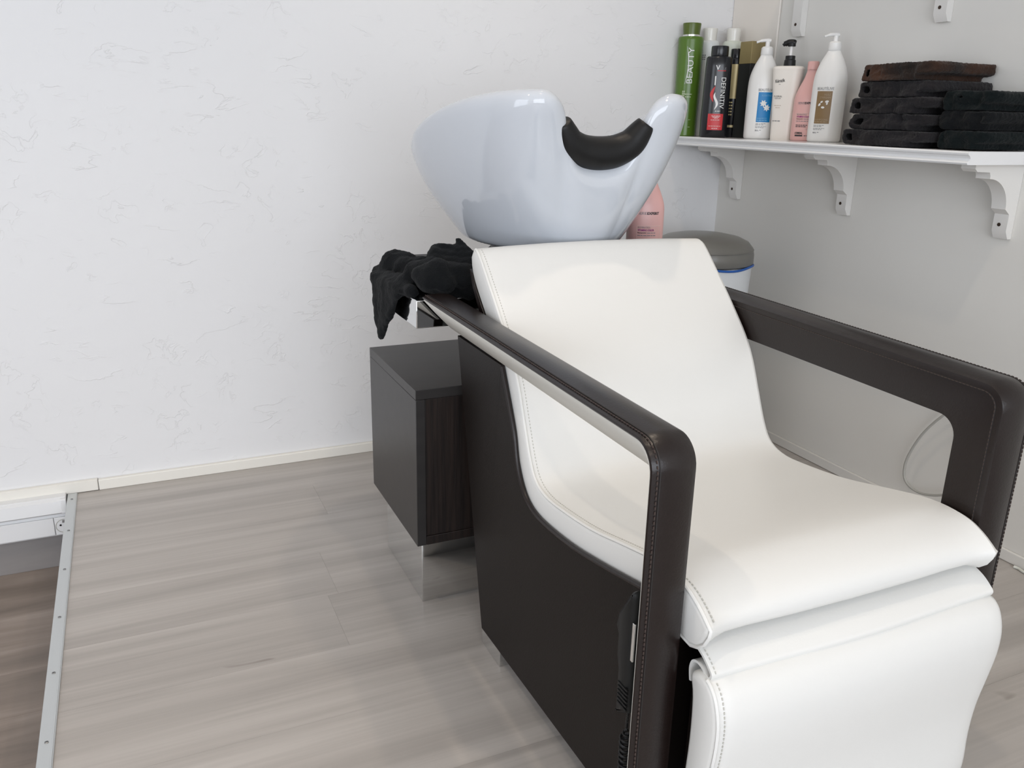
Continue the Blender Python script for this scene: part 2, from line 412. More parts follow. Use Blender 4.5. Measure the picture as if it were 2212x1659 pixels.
# cable trunking with a socket in it, on the wall below the platform level
tr = thing('cable_trunking', (-0.9, 2.355, -0.10), 'white plastic cable trunking along the wall left of the platform edge', 'trunking')
box('body', (-1.6, 2.338, -0.103), (-0.226, 2.379, 0.008), 'white_pvc', tr, bevel=0.003)
mesh('upper_cover', [(x, y, z) for x in (-1.6, -0.228) for (y, z) in ((2.338, 0.006), (2.326, 0.002), (2.322, -0.030), (2.330, -0.036), (2.338, -0.037))],
     [(i, i+1, i+6, i+5) for i in range(4)] + [(4, 0, 5, 9), (0, 4, 3, 2, 1), (5, 6, 7, 8, 9)], 'white_pvc', tr, sharp=30)
box('end_cap', (-0.240, 2.3225, -0.034), (-0.2255, 2.337, 0.0065), 'white_pvc', tr, bevel=0.002)
box('lower_cover', (-1.6, 2.331, -0.097), (-0.2625, 2.338, -0.047), 'white_pvc', tr, bevel=0.0015)
so = box('socket', (-0.2610, 2.331, -0.097), (-0.2265, 2.338, -0.047), 'white_pvc', tr, bevel=0.0015)
def disc_y(name, c, r, m, parent, t=0.001, res=28, r2=None):
    v, f = [], []
    for (rr, y) in ((r, c[1]), (r2 or r, c[1]-t)):
        for k in range(res): a = 2*math.pi*k/res; v.append((c[0]+rr*math.cos(a), y, c[2]+rr*math.sin(a)))
    f = [(k, (k+1) % res, res+(k+1) % res, res+k) for k in range(res)] + [tuple(range(res)), tuple(res+k for k in range(res))]
    return mesh(name, v, f, m, parent)
mesh('socket_ring', *tubev([(-0.2405+0.0185*math.cos(a), 2.3308, -0.072+0.0185*math.sin(a)) for a in [2*math.pi*k/28 for k in range(28)]], 0.0011, 6, True), 'thread', so)
disc_y('pin_hole', (-0.2475, 2.3309, -0.0695), 0.0026, 'black_inside', so)
disc_y('pin_hole', (-0.2335, 2.3309, -0.0745), 0.0026, 'black_inside', so)
box('earth_pin', (-0.2425, 2.3285, -0.0625), (-0.2375, 2.331, -0.0555), 'alu_dark', so, bevel=0.0005)

# ceiling spots (above the frame), warm
for i, (x, y) in enumerate(((-0.4, 0.9), (0.7, 0.7), (0.1, -0.6), (1.05, 1.55), (-1.5, 0.6))):
    t = thing('ceiling_spot', (x, y, ZC), 'round recessed ceiling spotlight ' + ('above the platform edge', 'above the chair seat', 'nearest the shop window', 'above the basin', 'above the lower floor')[i], 'spotlight', 'recessed ceiling spotlights')
    lathe('rim', [(0.045, 0), (0.045, -0.006), (0.036, -0.010), (0.034, -0.002)], (x, y, ZC), 'alu', t, res=24)
    lathe('bulb', [(0.030, -0.002), (0.030, -0.005), (0.022, -0.008)], (x, y, ZC), 'lamp', t, res=20)
    L = bpy.data.lights.new('spot_light', 'SPOT'); L.energy = 22; L.color = (1.0, 0.85, 0.68); L.spot_size = math.radians(105); L.spot_blend = 0.8; L.shadow_soft_size = 0.03
    o = bpy.data.objects.new('spot_light', L); COL.objects.link(o); o.location = (x, y, ZC-0.02)

# ------------------------------------------------------------------ shampoo chair
XC = 0.80
CH = thing('shampoo_chair', (XC, 1.0, 0), 'white upholstered shampoo chair with dark brown leather armrests', 'chair')
XP0, XP1 = 0.548, 1.052
swoop = [(1.238, 0.594), (1.213, 0.549), (1.185, 0.496), (1.170, 0.448), (1.146, 0.412), (1.116, 0.392), (1.069, 0.385), (0.976, 0.391), (0.882, 0.407), (0.782, 0.428), (0.735, 0.437)]
sw = [(p.y, p.z) for p in spline([(0, a, b) for a, b in swoop], 5)]
pprof = [(1.311, 0.042), (1.446, 0.600), (1.238, 0.600)] + sw + [(0.735, 0.058)]
for s, (xa, xb) in enumerate(((XP0, XP0+0.02), (XP1-0.02, XP1))):
    pn = extrude_x('side_panel', pprof, [(xa, 0.0015), (xa+0.0015, 0), (xb-0.0015, 0), (xb, 0.0015)], 'brown_panel', CH)
    xe = xa+0.002 if s == 0 else xb-0.002
    tube('edge_piping', [(xe, a, b+0.002) for a, b in sw], 0.0042, 'brown_leather', pn, res=8)
# front board, rear board and seat shell that close the base
box('front_board', (XP0+0.021, 0.742, 0.06), (XP1-0.021, 0.757, 0.405), 'brown_panel', CH, bevel=0.001)
box('foot', (0.555, 1.238, 0.0), (1.045, 1.325, 0.10), 'chrome', CH, bevel=0.001)
box('foot', (0.585, 0.775, 0.0), (1.045, 0.86, 0.10), 'chrome', CH, bevel=0.001)
box('base_board', (XP0+0.021, 0.757, 0.10), (XP1-0.021, 1.31, 0.118), 'brown_panel', CH, bevel=0.001)

# L-shaped cushion
cfront = [(1.388, 0.772), (1.366, 0.766), (1.315, 0.719), (1.263, 0.668), (1.215, 0.617), (1.187, 0.575), (1.163, 0.523), (1.136, 0.466), (1.113, 0.438), (1.075, 0.427), (1.02, 0.429), (0.93, 0.440), (0.84, 0.460), (0.77, 0.474), (0.715, 0.474), (0.683, 0.463), (0.655, 0.444)]
cback = [(0.657, 0.434), (0.666, 0.418), (0.690, 0.404), (0.74, 0.412), (0.80, 0.408), (0.90, 0.388), (1.00, 0.372), (1.07, 0.366), (1.125, 0.373), (1.165, 0.402), (1.19, 0.445), (1.206, 0.50), (1.232, 0.553), (1.262, 0.600), (1.334, 0.669), (1.375, 0.708), (1.394, 0.735), (1.398, 0.757)]
fr = [(p.y, p.z) for p in spline([(0, a, b) for a, b in cfront], 4)]
bk = [(p.y, p.z) for p in spline([(0, a, b) for a, b in cback], 4)]
def resample(pl, m):
    P = [Vector((0, a, b)) for a, b in pl]; L = [0]
    for a, b in zip(P, P[1:]): L.append(L[-1]+(b-a).length)
    out = []
    for k in range(m):
        t = L[-1]*k/(m-1); i = max(j for j in range(len(L)) if L[j] <= t+1e-9); i = min(i, len(P)-2)
        out.append(P[i].lerp(P[i+1], (t-L[i])/max(L[i+1]-L[i], 1e-9)))
    return [(p.y, p.z) for p in out]
bk = resample(bk, len(fr))
cprof = fr+bk
CX0, CX1 = 0.5545, 1.0455
# inside the side seams the front nose is softly rounded
cmid = [Vector((0, a, b)) for a, b in cprof]
for _ in range(26):
    new = list(cmid)
    for i in range(len(cmid)):
        if cprof[i][0] < 0.73:
            new[i] = cmid[i]*0.5+(cmid[i-1]+cmid[(i+1) % len(cmid)])*0.25
    cmid = new
cmid = [(p.y-0.008*max(0, (0.73-p.y)/0.075), p.z-0.006*max(0, min(1, (0.72-p.y)/0.05))) for p in cmid]
us = [(CX0, 0.007), (CX0+0.0015, 0.003), (CX0+0.005, 0.0005)] + [(CX0+(CX1-CX0)*u, -0.006*(1-abs(2*u-1)**2.2), w) for u, w in ((0.02, 0.15), (0.045, 0.5), (0.08, 0.85), (0.15, 1), (0.3, 1), (0.5, 1), (0.7, 1), (0.85, 1), (0.92, 0.85), (0.955, 0.5), (0.98, 0.1))] + [(CX1-0.005, 0.0005), (CX1-0.0015, 0.003), (CX1, 0.007)]
us[-3:] = [(CX1-0.010, 0.001), (CX1-0.003, 0.0035), (CX1, 0.008)]
cu = extrude_x('seat_cushion', cprof, us, 'white_leather', CH, sharp=62, mid=cmid, ladder=True)
for xx, so_ in ((CX0+0.003, 1),):
    path = [(xx, a, b) for a, b in fr[2:]]+[(xx, a, b) for a, b in bk[:7]]
    tube('piping', path, 0.0026, 'white_leather', cu, res=6)
    ins = []
    for i in range(1, len(fr)-1):
        t = Vector((0, fr[i+1][0]-fr[i-1][0], fr[i+1][1]-fr[i-1][1])).normalized(); nrm = Vector((0, -t.z, t.y))
        if nrm.y > 0 and i < 30: nrm = -nrm
        p = Vector((xx+so_*0.009, fr[i][0], fr[i][1])); ins.append(p)
    dashes('stitching', ins[2:], 'thread', cu, 0.003, 0.0025, 0.0007, 0.0011)
# dark shell behind the back cushion
shell = [(1.262, 0.590), (1.340, 0.662), (1.385, 0.706), (1.399, 0.728), (1.412, 0.732), (1.400, 0.705), (1.350, 0.645), (1.275, 0.575)]
extrude_x('back_shell', shell, [(CX0+0.004, 0.001), (CX0+0.006, 0), (CX1-0.006, 0), (CX1-0.004, 0.001)], 'brown_leather', CH)

# leather flap folded between seat and leg rest
fl = [(0.715, 0.412), (0.692, 0.4065), (0.672, 0.399), (0.658, 0.389), (0.6535, 0.3835), (0.6565, 0.3775), (0.663, 0.3785), (0.672, 0.3835), (0.681, 0.3845), (0.689, 0.380), (0.6925, 0.368), (0.690, 0.352)]
fs = [(p.y, p.z) for p in spline([(0, a, b) for a, b in fl], 5)]
def thick(path, t):
    n = len(path); A, B = [], []
    for i, p in enumerate(path):
        q = Vector((path[min(i+1, n-1)][0]-path[max(i-1, 0)][0], path[min(i+1, n-1)][1]-path[max(i-1, 0)][1])).normalized()
        A.append((p[0]-q.y*t, p[1]+q.x*t)); B.append((p[0]+q.y*t, p[1]-q.x*t))
    return A, B
def strip_x(name, path, t, xs, m, parent, wob=None, sharp=45):
    """folded sheet of thickness 2t with its section in y,z, running along x"""
    A, B = thick(path, t); n = len(A); loop = A+B[::-1]; v, f = [], []; nn = len(loop)
    for k, x in enumerate(xs):
        for i, (y, z) in enumerate(loop):
            d = wob(x, y, z) if wob else (0, 0, 0)
            v.append((x+d[0], y+d[1], z+d[2]))
    for k in range(len(xs)-1):
        for i in range(nn):
            j = (i+1) % nn; f.append((k*nn+i, k*nn+j, (k+1)*nn+j, (k+1)*nn+i))
    for k in (0, len(xs)-1):
        for i in range(n-1): f.append((k*nn+i, k*nn+i+1, k*nn+nn-2-i, k*nn+nn-1-i))
    return mesh(name, v, f, m, parent, sharp=sharp)
def flapwob(x, y, z):
    u = (x-0.565)/0.475
    return (0, -0.006*math.sin(math.pi*u)+0.0012*math.sin(9*u), -0.0008*math.sin(6.5*u+0.5)-0.001*math.sin(math.pi*u))
fo = strip_x('leather_flap', fs, 0.0017, [0.563+0.479*k/24 for k in range(25)], 'white_leather', CH, flapwob)
dashes('stitching', [(0.5685, a-0.0012, b+0.0018) for a, b in fs[4:22]], 'thread', fo, 0.003, 0.0025, 0.0005, 0.0007)

# leg rest cushion
lr = [(0.684, 0.366), (0.677, 0.376), (0.662, 0.379), (0.647, 0.3745), (0.635, 0.360), (0.627, 0.332), (0.627, 0.295), (0.633, 0.25), (0.640, 0.20), (0.642, 0.15), (0.640, 0.10), (0.645, 0.075), (0.665, 0.066), (0.684, 0.075), (0.684, 0.12), (0.680, 0.20), (0.676, 0.28), (0.678, 0.34)]
lp = [(p.y, p.z) for p in spline([(0, a, b) for a, b in lr], 4, True)]
LX0, LX1 = 0.556, 1.048
ul = [(LX0, 0.007), (LX0+0.0015, 0.003), (LX0+0.005, 0.0005)] + [(LX0+(LX1-LX0)*u, -0.004*(1-abs(2*u-1)**2.2)) for u in (0.06, 0.15, 0.3, 0.5, 0.7, 0.85, 0.94)] + [(LX1-0.005, 0.0005), (LX1-0.0015, 0.003), (LX1, 0.007)]
ul[-3:] = [(LX1-0.010, 0.001), (LX1-0.003, 0.0035), (LX1, 0.008)]
le = extrude_x('leg_rest', lp, ul, 'white_leather', CH, sharp=50)
for xx, so_ in ((LX0+0.003, 1),):
    tube('piping', [(xx, a, b) for a, b in lp[10:46]], 0.0024, 'white_leather', le, res=6)
    dashes('stitching', [(xx+so_*0.009, a-0.0003, b) for a, b in lp[12:44]], 'thread', le, 0.003, 0.0025, 0.0007, 0.0009)
box('leg_rest_board', (0.575, 0.686, 0.05), (1.052, 0.700, 0.345), 'brown_panel', CH, bevel=0.001)
box('leg_rest_hinge', (0.62, 0.700, 0.30), (1.00, 0.741, 0.33), 'black_inside', CH, bevel=0.001)

# wedge-section armrests: leather top and inner face, ivory outer face
def arm(xo, xi, side):
    def path(y0, ztop_f, ztop_r, yrear, R, zbot, d):
        pts = [(yrear, ztop_r-d)]
        nst = 12
        for k in range(1, nst+1): pts.append((yrear+(y0+d+R-yrear)*k/nst, (ztop_r-d)+((ztop_f-d)-(ztop_r-d))*k/nst))
        cy, cz = y0+d+R, ztop_f-d-R
        for k in range(1, 10):
            a = math.pi/2*k/9; pts.append((cy-R*math.sin(a), cz+R*math.cos(a)))
        for k in range(1, 9): pts.append((y0+d, cz+(zbot-cz)*k/8))
        return pts
    o_ = path(0.697, 0.665, 0.673, 1.475, 0.034, 0.05, 0.0)
    i_ = path(0.697, 0.665, 0.673, 1.475, 0.030, 0.05, 0.066)
    n = len(o_); sx = 1 if xi > xo else -1
    # section: O outer, crowned top, I inner, B inner-back ; small roundings
    v, f = [], []
    sec = 9
    def nrm(i):
        a, b = o_[max(i-1, 0)], o_[min(i+1, n-1)]; t = Vector((b[0]-a[0], b[1]-a[1])).normalized(); return Vector((-t.y, t.x))*(-1)
    for i in range(n):
        (oy, oz), (iy, iz) = o_[i], i_[i]; nn = nrm(i)
        if nn.dot(Vector((oy-iy, oz-iz))) < 0: nn = -nn
        wv = Vector((oy, oz)); dv = Vector((iy, iz))-wv
        def P(u, d, out=0.0):     # u across width from outer, d fraction of depth
            q = wv+dv*d+nn*out; return (xo+(xi-xo)*u, q.x, q.y)
        v += [P(0.0, 0.045), P(0.015, 0.012), P(0.06, 0.0, 0.0), P(0.22, 0, 0.0030), P(0.5, 0, 0.0042), P(0.85, 0, 0.0015), P(0.975, 0.03), P(1.0, 0.10), P(1.0, 0.985)]
    for i in range(n-1):
        for k in range(sec):
            j = (k+1) % sec; f.append((i*sec+k, i*sec+j, (i+1)*sec+j, (i+1)*sec+k))
    f.append(tuple(range(sec))); f.append(tuple((n-1)*sec+k for k in range(sec)))
    ar = mesh('armrest', v, f, 'brown_leather', CH, sharp=45)
    # ivory facing on the slanted outer side
    fv, ff = [], []
    for i in range(n):
        (oy, oz), (iy, iz) = o_[i], i_[i]; A = Vector((xo, oy, oz)); B = Vector((xi, iy, iz)); d = B-A
        T = Vector((0, o_[min(i+1, n-1)][0]-o_[max(i-1, 0)][0], o_[min(i+1, n-1)][1]-o_[max(i-1, 0)][1])).normalized()
        ou = d.cross(T).normalized()
        if ou.x*sx > 0: ou = -ou
        a, b = A+d*0.055, A+d*0.985
        fv += [a+ou*0.0002, a+d*0.03+ou*0.0034, a+d*0.4+ou*0.0042, b-d*0.03+ou*0.0034, b+ou*0.0002]
    for i in range(n-1):
        for k in range(5): j = (k+1) % 5; ff.append((i*5+k, i*5+j, (i+1)*5+j, (i+1)*5+k))
    ff.append(tuple(range(5))); ff.append(tuple((n-1)*5+k for k in range(5)))
    tag(mesh('outer_facing', fv, ff, 'cream_leather', ar, sharp=50), 'ivory vinyl facing')
    for u, off in ((0.16, 0.0020), (0.985, -0.012)):
        sp = []
        for i in range(n):
            nn = nrm(i); (oy, oz), (iy, iz) = o_[i], i_[i]
            if nn.dot(Vector((oy-iy, oz-iz))) < 0: nn = -nn
            sp.append(Vector((xo+(xi-xo)*u + (sx*0.0012 if u > 0.9 else 0), oy+nn.x*off, oz+nn.y*off)))
        tube('seam', sp, 0.0011, 'brown_seam', ar, res=5)
        dashes('stitching', [p+Vector((-sx*0.0035 if u < 0.5 else sx*0.0004, 0, 0.0)) - Vector((0, nrm(0).x, 0))*0 for p in sp], 'thread_brown', ar, 0.0035, 0.0025, 0.0006, 0.0006)
    return ar
arm(0.489, 0.5505, 0)
arm(1.111, 1.0495, 1)

# ------------------------------------------------------------------ hand control on the chair side
RM = thing('hand_remote', (0.535, 0.80, 0.25), 'black hand remote hooked on the dark chair side', 'remote')
rp = [(max(a-0.012, 0.760), b) for a, b in [(0.812, 0.376), (0.809, 0.392), (0.782, 0.437), (0.776, 0.441), (0.758, 0.438), (0.755, 0.430), (0.757, 0.275), (0.762, 0.262), (0.795, 0.247), (0.800, 0.252), (0.801, 0.318), (0.806, 0.335), (0.806, 0.365)]]
extrude_x('case', rp, [(0.5478, 0.004), (0.546, 0.001), (0.539, 0), (0.536, 0.002), (0.533, 0.002), (0.530, 0), (0.525, 0.001), (0.521, 0.006)], 'black_plastic', RM, sharp=45)
for k in range(6): box('button_ridge', (0.5195, 0.758, 0.268+k*0.006), (0.5225, 0.781, 0.2705+k*0.006), 'rubber', RM, bevel=0.0004)
box('hook', (0.5215, 0.7545, 0.345), (0.5240, 0.7595, 0.400), 'chrome', RM, bevel=0.0005)
cp = [];
for k in range(260):
    a = k*0.62; z = 0.262-0.0008*k
    amp = 0.0 if k < 45 else min(1, (k-45)/20)
    cp.append((0.534+0.0065*amp*math.cos(a), 0.772+0.0065*amp*math.sin(a)+0.003*math.sin(k*0.02), z))
tube('coil_cord', cp, 0.0021, 'black_plastic', RM, res=6)

# ------------------------------------------------------------------ cabinet under the basin
CB = thing('basin_cabinet', (XC, 1.70, 0), 'dark wenge cabinet box on a mirror plinth behind the chair', 'cabinet')
x0, x1, y0, y1, z0, z1 = 0.468, 1.132, 1.460, 1.792, 0.161, 0.495
box('plinth', (0.492, 1.507, 0.0), (1.108, 1.767, z0), 'chrome', CB, bevel=0.0012)
box('top_board', (x0, y0, z1-0.020), (x1, y1, z1), 'wenge_top', CB, bevel=0.0008)
box('side_board', (x0, y0, z0), (x0+0.019, y1, z1-0.0205), 'wenge_top', CB, bevel=0.0008)
box('side_board', (x1-0.019, y0, z0), (x1, y1, z1-0.0205), 'wenge_top', CB, bevel=0.0008)
box('bottom_board', (x0+0.0195, y0, z0), (x1-0.0195, y1, z0+0.019), 'wenge', CB, bevel=0.0008)
box('front_panel', (x0+0.0195, y0+0.002, z0+0.0195), (x1-0.0195, y0+0.016, z1-0.021), 'wenge', CB, bevel=0.0008)
box('back_panel', (x0+0.0195, y1-0.016, z0+0.0195), (x1-0.0195, y1-0.002, z1-0.021), 'wenge', CB, bevel=0.0008)

# ------------------------------------------------------------------ basin
BA = thing('shampoo_basin', (XC, 1.64, 0.495), 'white glazed shampoo basin with black neck rest on a chrome tray', 'basin')
box('column', (0.72, 1.58, 0.495), (0.88, 1.76, 0.602), 'wenge_top', BA, bevel=0.001)
tray = box('tray', (0.489, 1.513, 0.602), (1.111, 1.800, 0.657), 'chrome', BA, bevel=0.0015)
box('tray_platform', (0.530, 1.540, 0.657), (1.105, 1.790, 0.700), 'rubber', tray, bevel=0.003)
lathe('swivel_base', [(0.11, 0), (0.11, 0.02), (0.10, 0.03), (0.10, 0.05)], (XC, 1.62, 0.700), 'black_plastic', BA, sx=1.0, sy=1.2)
half = [(0.0, 1.402, 0.932), (0.045, 1.394, 0.940), (0.072, 1.374, 0.975), (0.090, 1.352, 1.012), (0.122, 1.338, 1.026), (0.160, 1.350, 1.027), (0.200, 1.402, 1.024), (0.234, 1.490, 1.012), (0.254, 1.600, 0.988), (0.254, 1.700, 0.957), (0.220, 1.800, 0.926), (0.130, 1.875, 0.911), (0.0, 1.895, 0.907)]
ctrl = [Vector((XC+a, b, c)) for a, b, c in half] + [Vector((XC-a, b, c)) for a, b, c in half[-2:0:-1]]
rim = spline(ctrl, 6, True)
full = [(0.0, 1.362), (0.045, 1.360), (0.072, 1.357), (0.090, 1.352), (0.122, 1.348), (0.160, 1.358)] + [(a, b) for a, b, c in half[6:]]
rimf = spline([Vector((XC+a, b, 0)) for a, b in full] + [Vector((XC-a, b, 0)) for a, b in full[-2:0:-1]], 6, True)
NR = len(rim)
cen = Vector((XC, 1.63, 0))
def basin():
    v, f = [], []
    rings = []
    bz = 0.745
    def base(p):
        a = math.atan2(p.y-1.615, p.x-XC); return Vector((XC+0.146*math.cos(a), 1.635+0.215*math.sin(a), bz))
    inn = []
    for i, p in enumerate(rim):
        t = (rim[(i+1) % NR]-rim[i-1]); t.z = 0; t.normalize(); nn = Vector((-t.y, t.x, 0))
        if nn.dot(cen-Vector((p.x, p.y, 0))) < 0: nn = -nn
        inn.append(nn)
    inn = [sum((inn[(i+d) % NR] for d in range(-3, 4)), Vector()).normalized() for i in range(NR)]
    for s in (0.0, 0.03, 0.08, 0.16, 0.26, 0.37, 0.48, 0.6, 0.71, 0.81, 0.89, 0.95, 1.0):
        h = 1-(1-s)**1.55
        ring = []
        w = max(0.0, min(1.0, (s-0.80)/0.20)); w = w*w*(3-2*w)
        for p, pf_ in zip(rim, rimf):
            b = base(pf_); tgt = pf_.lerp(Vector((p.x, p.y, 0)), w); q = b.lerp(tgt, h); q.z = bz+(p.z-bz)*s
            ring.append(q)
        rings.append(ring)
    rings[0] = [Vector((XC+(q.x-XC)*0.95, 1.635+(q.y-1.635)*0.95, bz-0.004)) for q in rings[0]]
    for (d, dz) in ((0.005, 0.010), (0.013, 0.0165), (0.025, 0.0175), (0.036, 0.012), (0.043, 0.0)):
        rings.append([p+inn[i]*d+Vector((0, 0, dz)) for i, p in enumerate(rim)])
    top = rings[-1]
    ic = Vector((XC, 1.64, 0.79))
    for s in (0.12, 0.26, 0.42, 0.6, 0.78, 0.92, 1.0):
        h = 1-(1-s)**1.0; ring = []
        for p in top:
            a = math.atan2(p.y-1.64, p.x-XC); b = Vector((XC+0.05*math.cos(a), 1.64+0.06*math.sin(a), ic.z))
            q = p.lerp(b, s**1.6); q.z = p.z+(ic.z-p.z)*(1-(1-s)**1.9); ring.append(q)
        rings.append(ring)
    for r in rings: v += r
    for k in range(len(rings)-1):
        for i in range(NR): j = (i+1) % NR; f.append((k*NR+i, k*NR+j, (k+1)*NR+j, (k+1)*NR+i))
    f.append(tuple(range(NR))); f.append(tuple((len(rings)-1)*NR+i for i in range(NR)))
    o = mesh('bowl', v, f, 'ceramic', BA, sharp=180)
    sm = o.modifiers.new('smooth', 'SMOOTH'); sm.factor = 0.5; sm.iterations = 3
    sb = o.modifiers.new('subdivision', 'SUBSURF'); sb.levels = 1; sb.render_levels = 1
    return o
bowl = basin()
lathe('drain', [(0.028, 0), (0.028, 0.003), (0.018, 0.0035)], (XC, 1.64, 0.791), 'chrome', bowl, sx=1, sy=1, res=24)
# neck rest: soft roll lying in the notch, thick in the middle, thin at the horns
npth = spline([(XC-0.088, 1.368, 0.990), (XC-0.078, 1.374, 0.973), (XC-0.062, 1.380, 0.953), (XC-0.034, 1.385, 0.940), (XC, 1.386, 0.936), (XC+0.034, 1.385, 0.940), (XC+0.062, 1.380, 0.953), (XC+0.078, 1.374, 0.973), (XC+0.088, 1.368, 0.990)], 6)
nn_ = len(npth)
rad = [0.017+0.0135*math.sin(math.pi*k/(nn_-1))**0.8 for k in range(nn_)]
tube('neck_rest', npth, rad, 'rubber', BA, res=20)

# crumpled towel thrown over the tray: soft lumps and folds merged into one cloth body
def blob(name, caps, m, label, cat, org, vox=0.0038, disp=0.010):
    bm = bmesh.new(); bmesh.ops.create_icosphere(bm, subdivisions=2, radius=1.0)
    bm.verts.index_update(); SV = [v.co.copy() for v in bm.verts]; SF = [tuple(v.index for v in f.verts) for f in bm.faces]; bm.free()
    vv, ff = [], []
    for p, q, ra, rb in caps:
        n = max(1, int((q-p).length/(min(ra, rb)*0.45))+1)
        for k in range(n+1):
            t = k/n; c = p.lerp(q, t)-Vector(org); r = ra+(rb-ra)*t; n0 = len(vv)
            vv += [tuple(c+u*r) for u in SV]; ff += [tuple(i+n0 for i in g) for g in SF]
    me = bpy.data.meshes.new(name); me.from_pydata(vv, [], ff); me.update()
    me.materials.append(M[m])
    o = link(bpy.data.objects.new(name, me), None, org)
    r = o.modifiers.new('remesh', 'REMESH'); r.mode = 'VOXEL'; r.voxel_size = vox; r.use_smooth_shade = True
    s = o.modifiers.new('smooth', 'SMOOTH'); s.factor = 0.5; s.iterations = 7
    for k, (sz, st) in enumerate(((0.04, disp), (0.015, disp*0.4), (0.004, 0.002))):
        tx = bpy.data.textures.new('fold', 'CLOUDS'); tx.noise_scale = sz; tx.noise_depth = 1
        d = o.modifiers.new('fold', 'DISPLACE'); d.texture = tx; d.strength = st; d.mid_level = 0.5; d.texture_coords = 'LOCAL'
    return tag(o, label, cat)
def px(a, b, **k): return on(a, b, **k)
caps = []
def sheet(A, B, C, n, r):
    """soft cloth triangle"""
    for i in range(n+1):
        for j in range(n+1-i):
            p = A+(B-A)*(i/n)+(C-A)*(j/n); caps.append((p, p+Vector((0, 0, 0.001)), r, r))
# corner hanging over the left face of the tray
tip = px(824, 728, x=0.469)
sheet(px(806, 606, x=0.468), px(836, 606, x=0.472), tip, 15, 0.0078)
sheet(px(836, 606, x=0.470), px(864, 628, x=0.477), tip, 15, 0.0072)
caps.append((px(812, 600, x=0.470), px(820, 690, x=0.467), 0.011, 0.007))
# layer lying over the tray edge
caps.append((px(812, 598, x=0.478), px(880, 612, x=0.500), 0.015, 0.020))
caps.append((px(820, 586, x=0.500), px(900, 602, x=0.535), 0.019, 0.024))
caps.append((px(850, 606, x=0.490), px(890, 630, x=0.494), 0.016, 0.014))
# hump at the back
caps.append((px(852, 572, y=1.74), px(876, 572, y=1.72), 0.034, 0.030))
caps.append((px(876, 580, y=1.70), px(918, 580, y=1.66), 0.026, 0.028))
# folds leaning on the basin
caps.append((px(946, 541, y=1.60), px(1004, 552, y=1.58), 0.017, 0.020))
caps.append((px(944, 556, y=1.585), px(1012, 566, y=1.57), 0.021, 0.024))
caps.append((px(948, 574, y=1.57), px(1014, 584, y=1.55), 0.024, 0.026))
caps.append((px(990, 519, y=1.60), px(1006, 542, y=1.58), 0.006, 0.011))
# big front fold
caps.append((px(916, 596, y=1.53), px(944, 592, y=1.52), 0.024, 0.030))
caps.append((px(932, 602, y=1.515), px(958, 612, y=1.505), 0.029, 0.024))
caps.append((px(950, 588, y=1.53), px(1000, 596, y=1.515), 0.024, 0.026))
caps.append((px(895, 590, y=1.60), px(935, 584, y=1.56), 0.024, 0.026))
caps.append((px(975, 620, y=1.53), px(1010, 622, y=1.52), 0.022, 0.024))
blob('black_towel', caps, 'towel', 'crumpled black towel draped over the chrome basin tray', 'towel', (0.52, 1.65, 0.66))

# ------------------------------------------------------------------ wall shelf with brackets
ZS, ZB, XS, YE = 0.947, 0.9195, 1.62, 1.266
sp_ = [(XS+0.012, ZB), (XS+0.002, ZB+0.0005), (XS, ZB+0.004), (XS+0.002, ZB+0.007), (XS+0.007, ZB+0.0085), (XS+0.009, ZB+0.013), (XS+0.0055, ZB+0.018), (XS+0.001, ZB+0.0205), (XS+0.000, ZB+0.024), (XS+0.003, ZS), (XW-0.001, ZS), (XW-0.001, ZB)]
def extrude_y(name, prof, ya, yb, m, parent=None, org=None, sharp=25):
    n = len(prof); v = [(a, ya, b) for a, b in prof]+[(a, yb, b) for a, b in prof]
    f = [(i, (i+1) % n, n+(i+1) % n, n+i) for i in range(n)]+[tuple(range(n)), tuple(n+i for i in range(n))]
    return mesh(name, v, f, m, parent, org, sharp=sharp)
sh = extrude_y('wall_shelf', sp_, YE, YW-0.002, 'shelf', None, (1.74, 1.8, ZB))
tag(sh, 'white wall shelf with moulded edge holding bottles and towels', 'shelf')
sh2p = [(a, b+0.56) for a, b in sp_]
sh2 = extrude_y('wall_shelf', sh2p, 0.9, YW-0.3, 'shelf', None, (1.74, 1.5, ZB+0.56))
tag(sh2, 'upper white wall shelf carried by the two higher brackets', 'shelf')
def bracket(yc, zt, label, dz=0.168):
    # section in x,z ; foot at the wall, arm under the shelf
    t = thing('shelf_bracket', (XW, yc, zt-dz), label, 'bracket', 'white corbel brackets of the wall shelves')
    X = lambda d: XW-d
    arc = [(X(0.152), zt-0.0165)]
    arc2 = []
    for k in range(0, 11):
        a = math.pi/2*k/10; arc2.append((X(0.108-0.070*math.sin(a)), zt-0.018-0.014-0.068*(1-math.cos(a))))
    prof = [(X(0.0005), zt), (X(0.160), zt), (X(0.160), zt-0.010), (X(0.152), zt-0.0165), (X(0.112), zt-0.018), (X(0.108), zt-0.026)] + arc2 + [(X(0.030), zt-0.106), (X(0.022), zt-0.112), (X(0.022), zt-dz+0.018), (X(0.012), zt-dz), (X(0.0005), zt-dz)]
    w = 0.018
    extrude_y('corbel', prof, yc-w, yc+w, 'bracket', t, sharp=30)
    # screw head in the foot, facing the room
    v = []; f = []
    for (r, xx) in ((0.0042, XW-0.0218), (0.0042, XW-0.0230), (0.0022, XW-0.0232)):
        for k in range(14): a = 2*math.pi*k/14; v.append((xx, yc+0.002+r*math.cos(a), zt-dz+0.032+r*math.sin(a)))
    for q in range(2):
        for k in range(14): f.append((q*14+k, q*14+(k+1) % 14, (q+1)*14+(k+1) % 14, (q+1)*14+k))
    f.append(tuple(range(14))); f.append(tuple(28+k for k in range(14)))
    mesh('screw', v, f, 'screw', t)
    return t
bracket(2.278, ZB, 'white corbel bracket under the lower shelf, nearest the room corner')
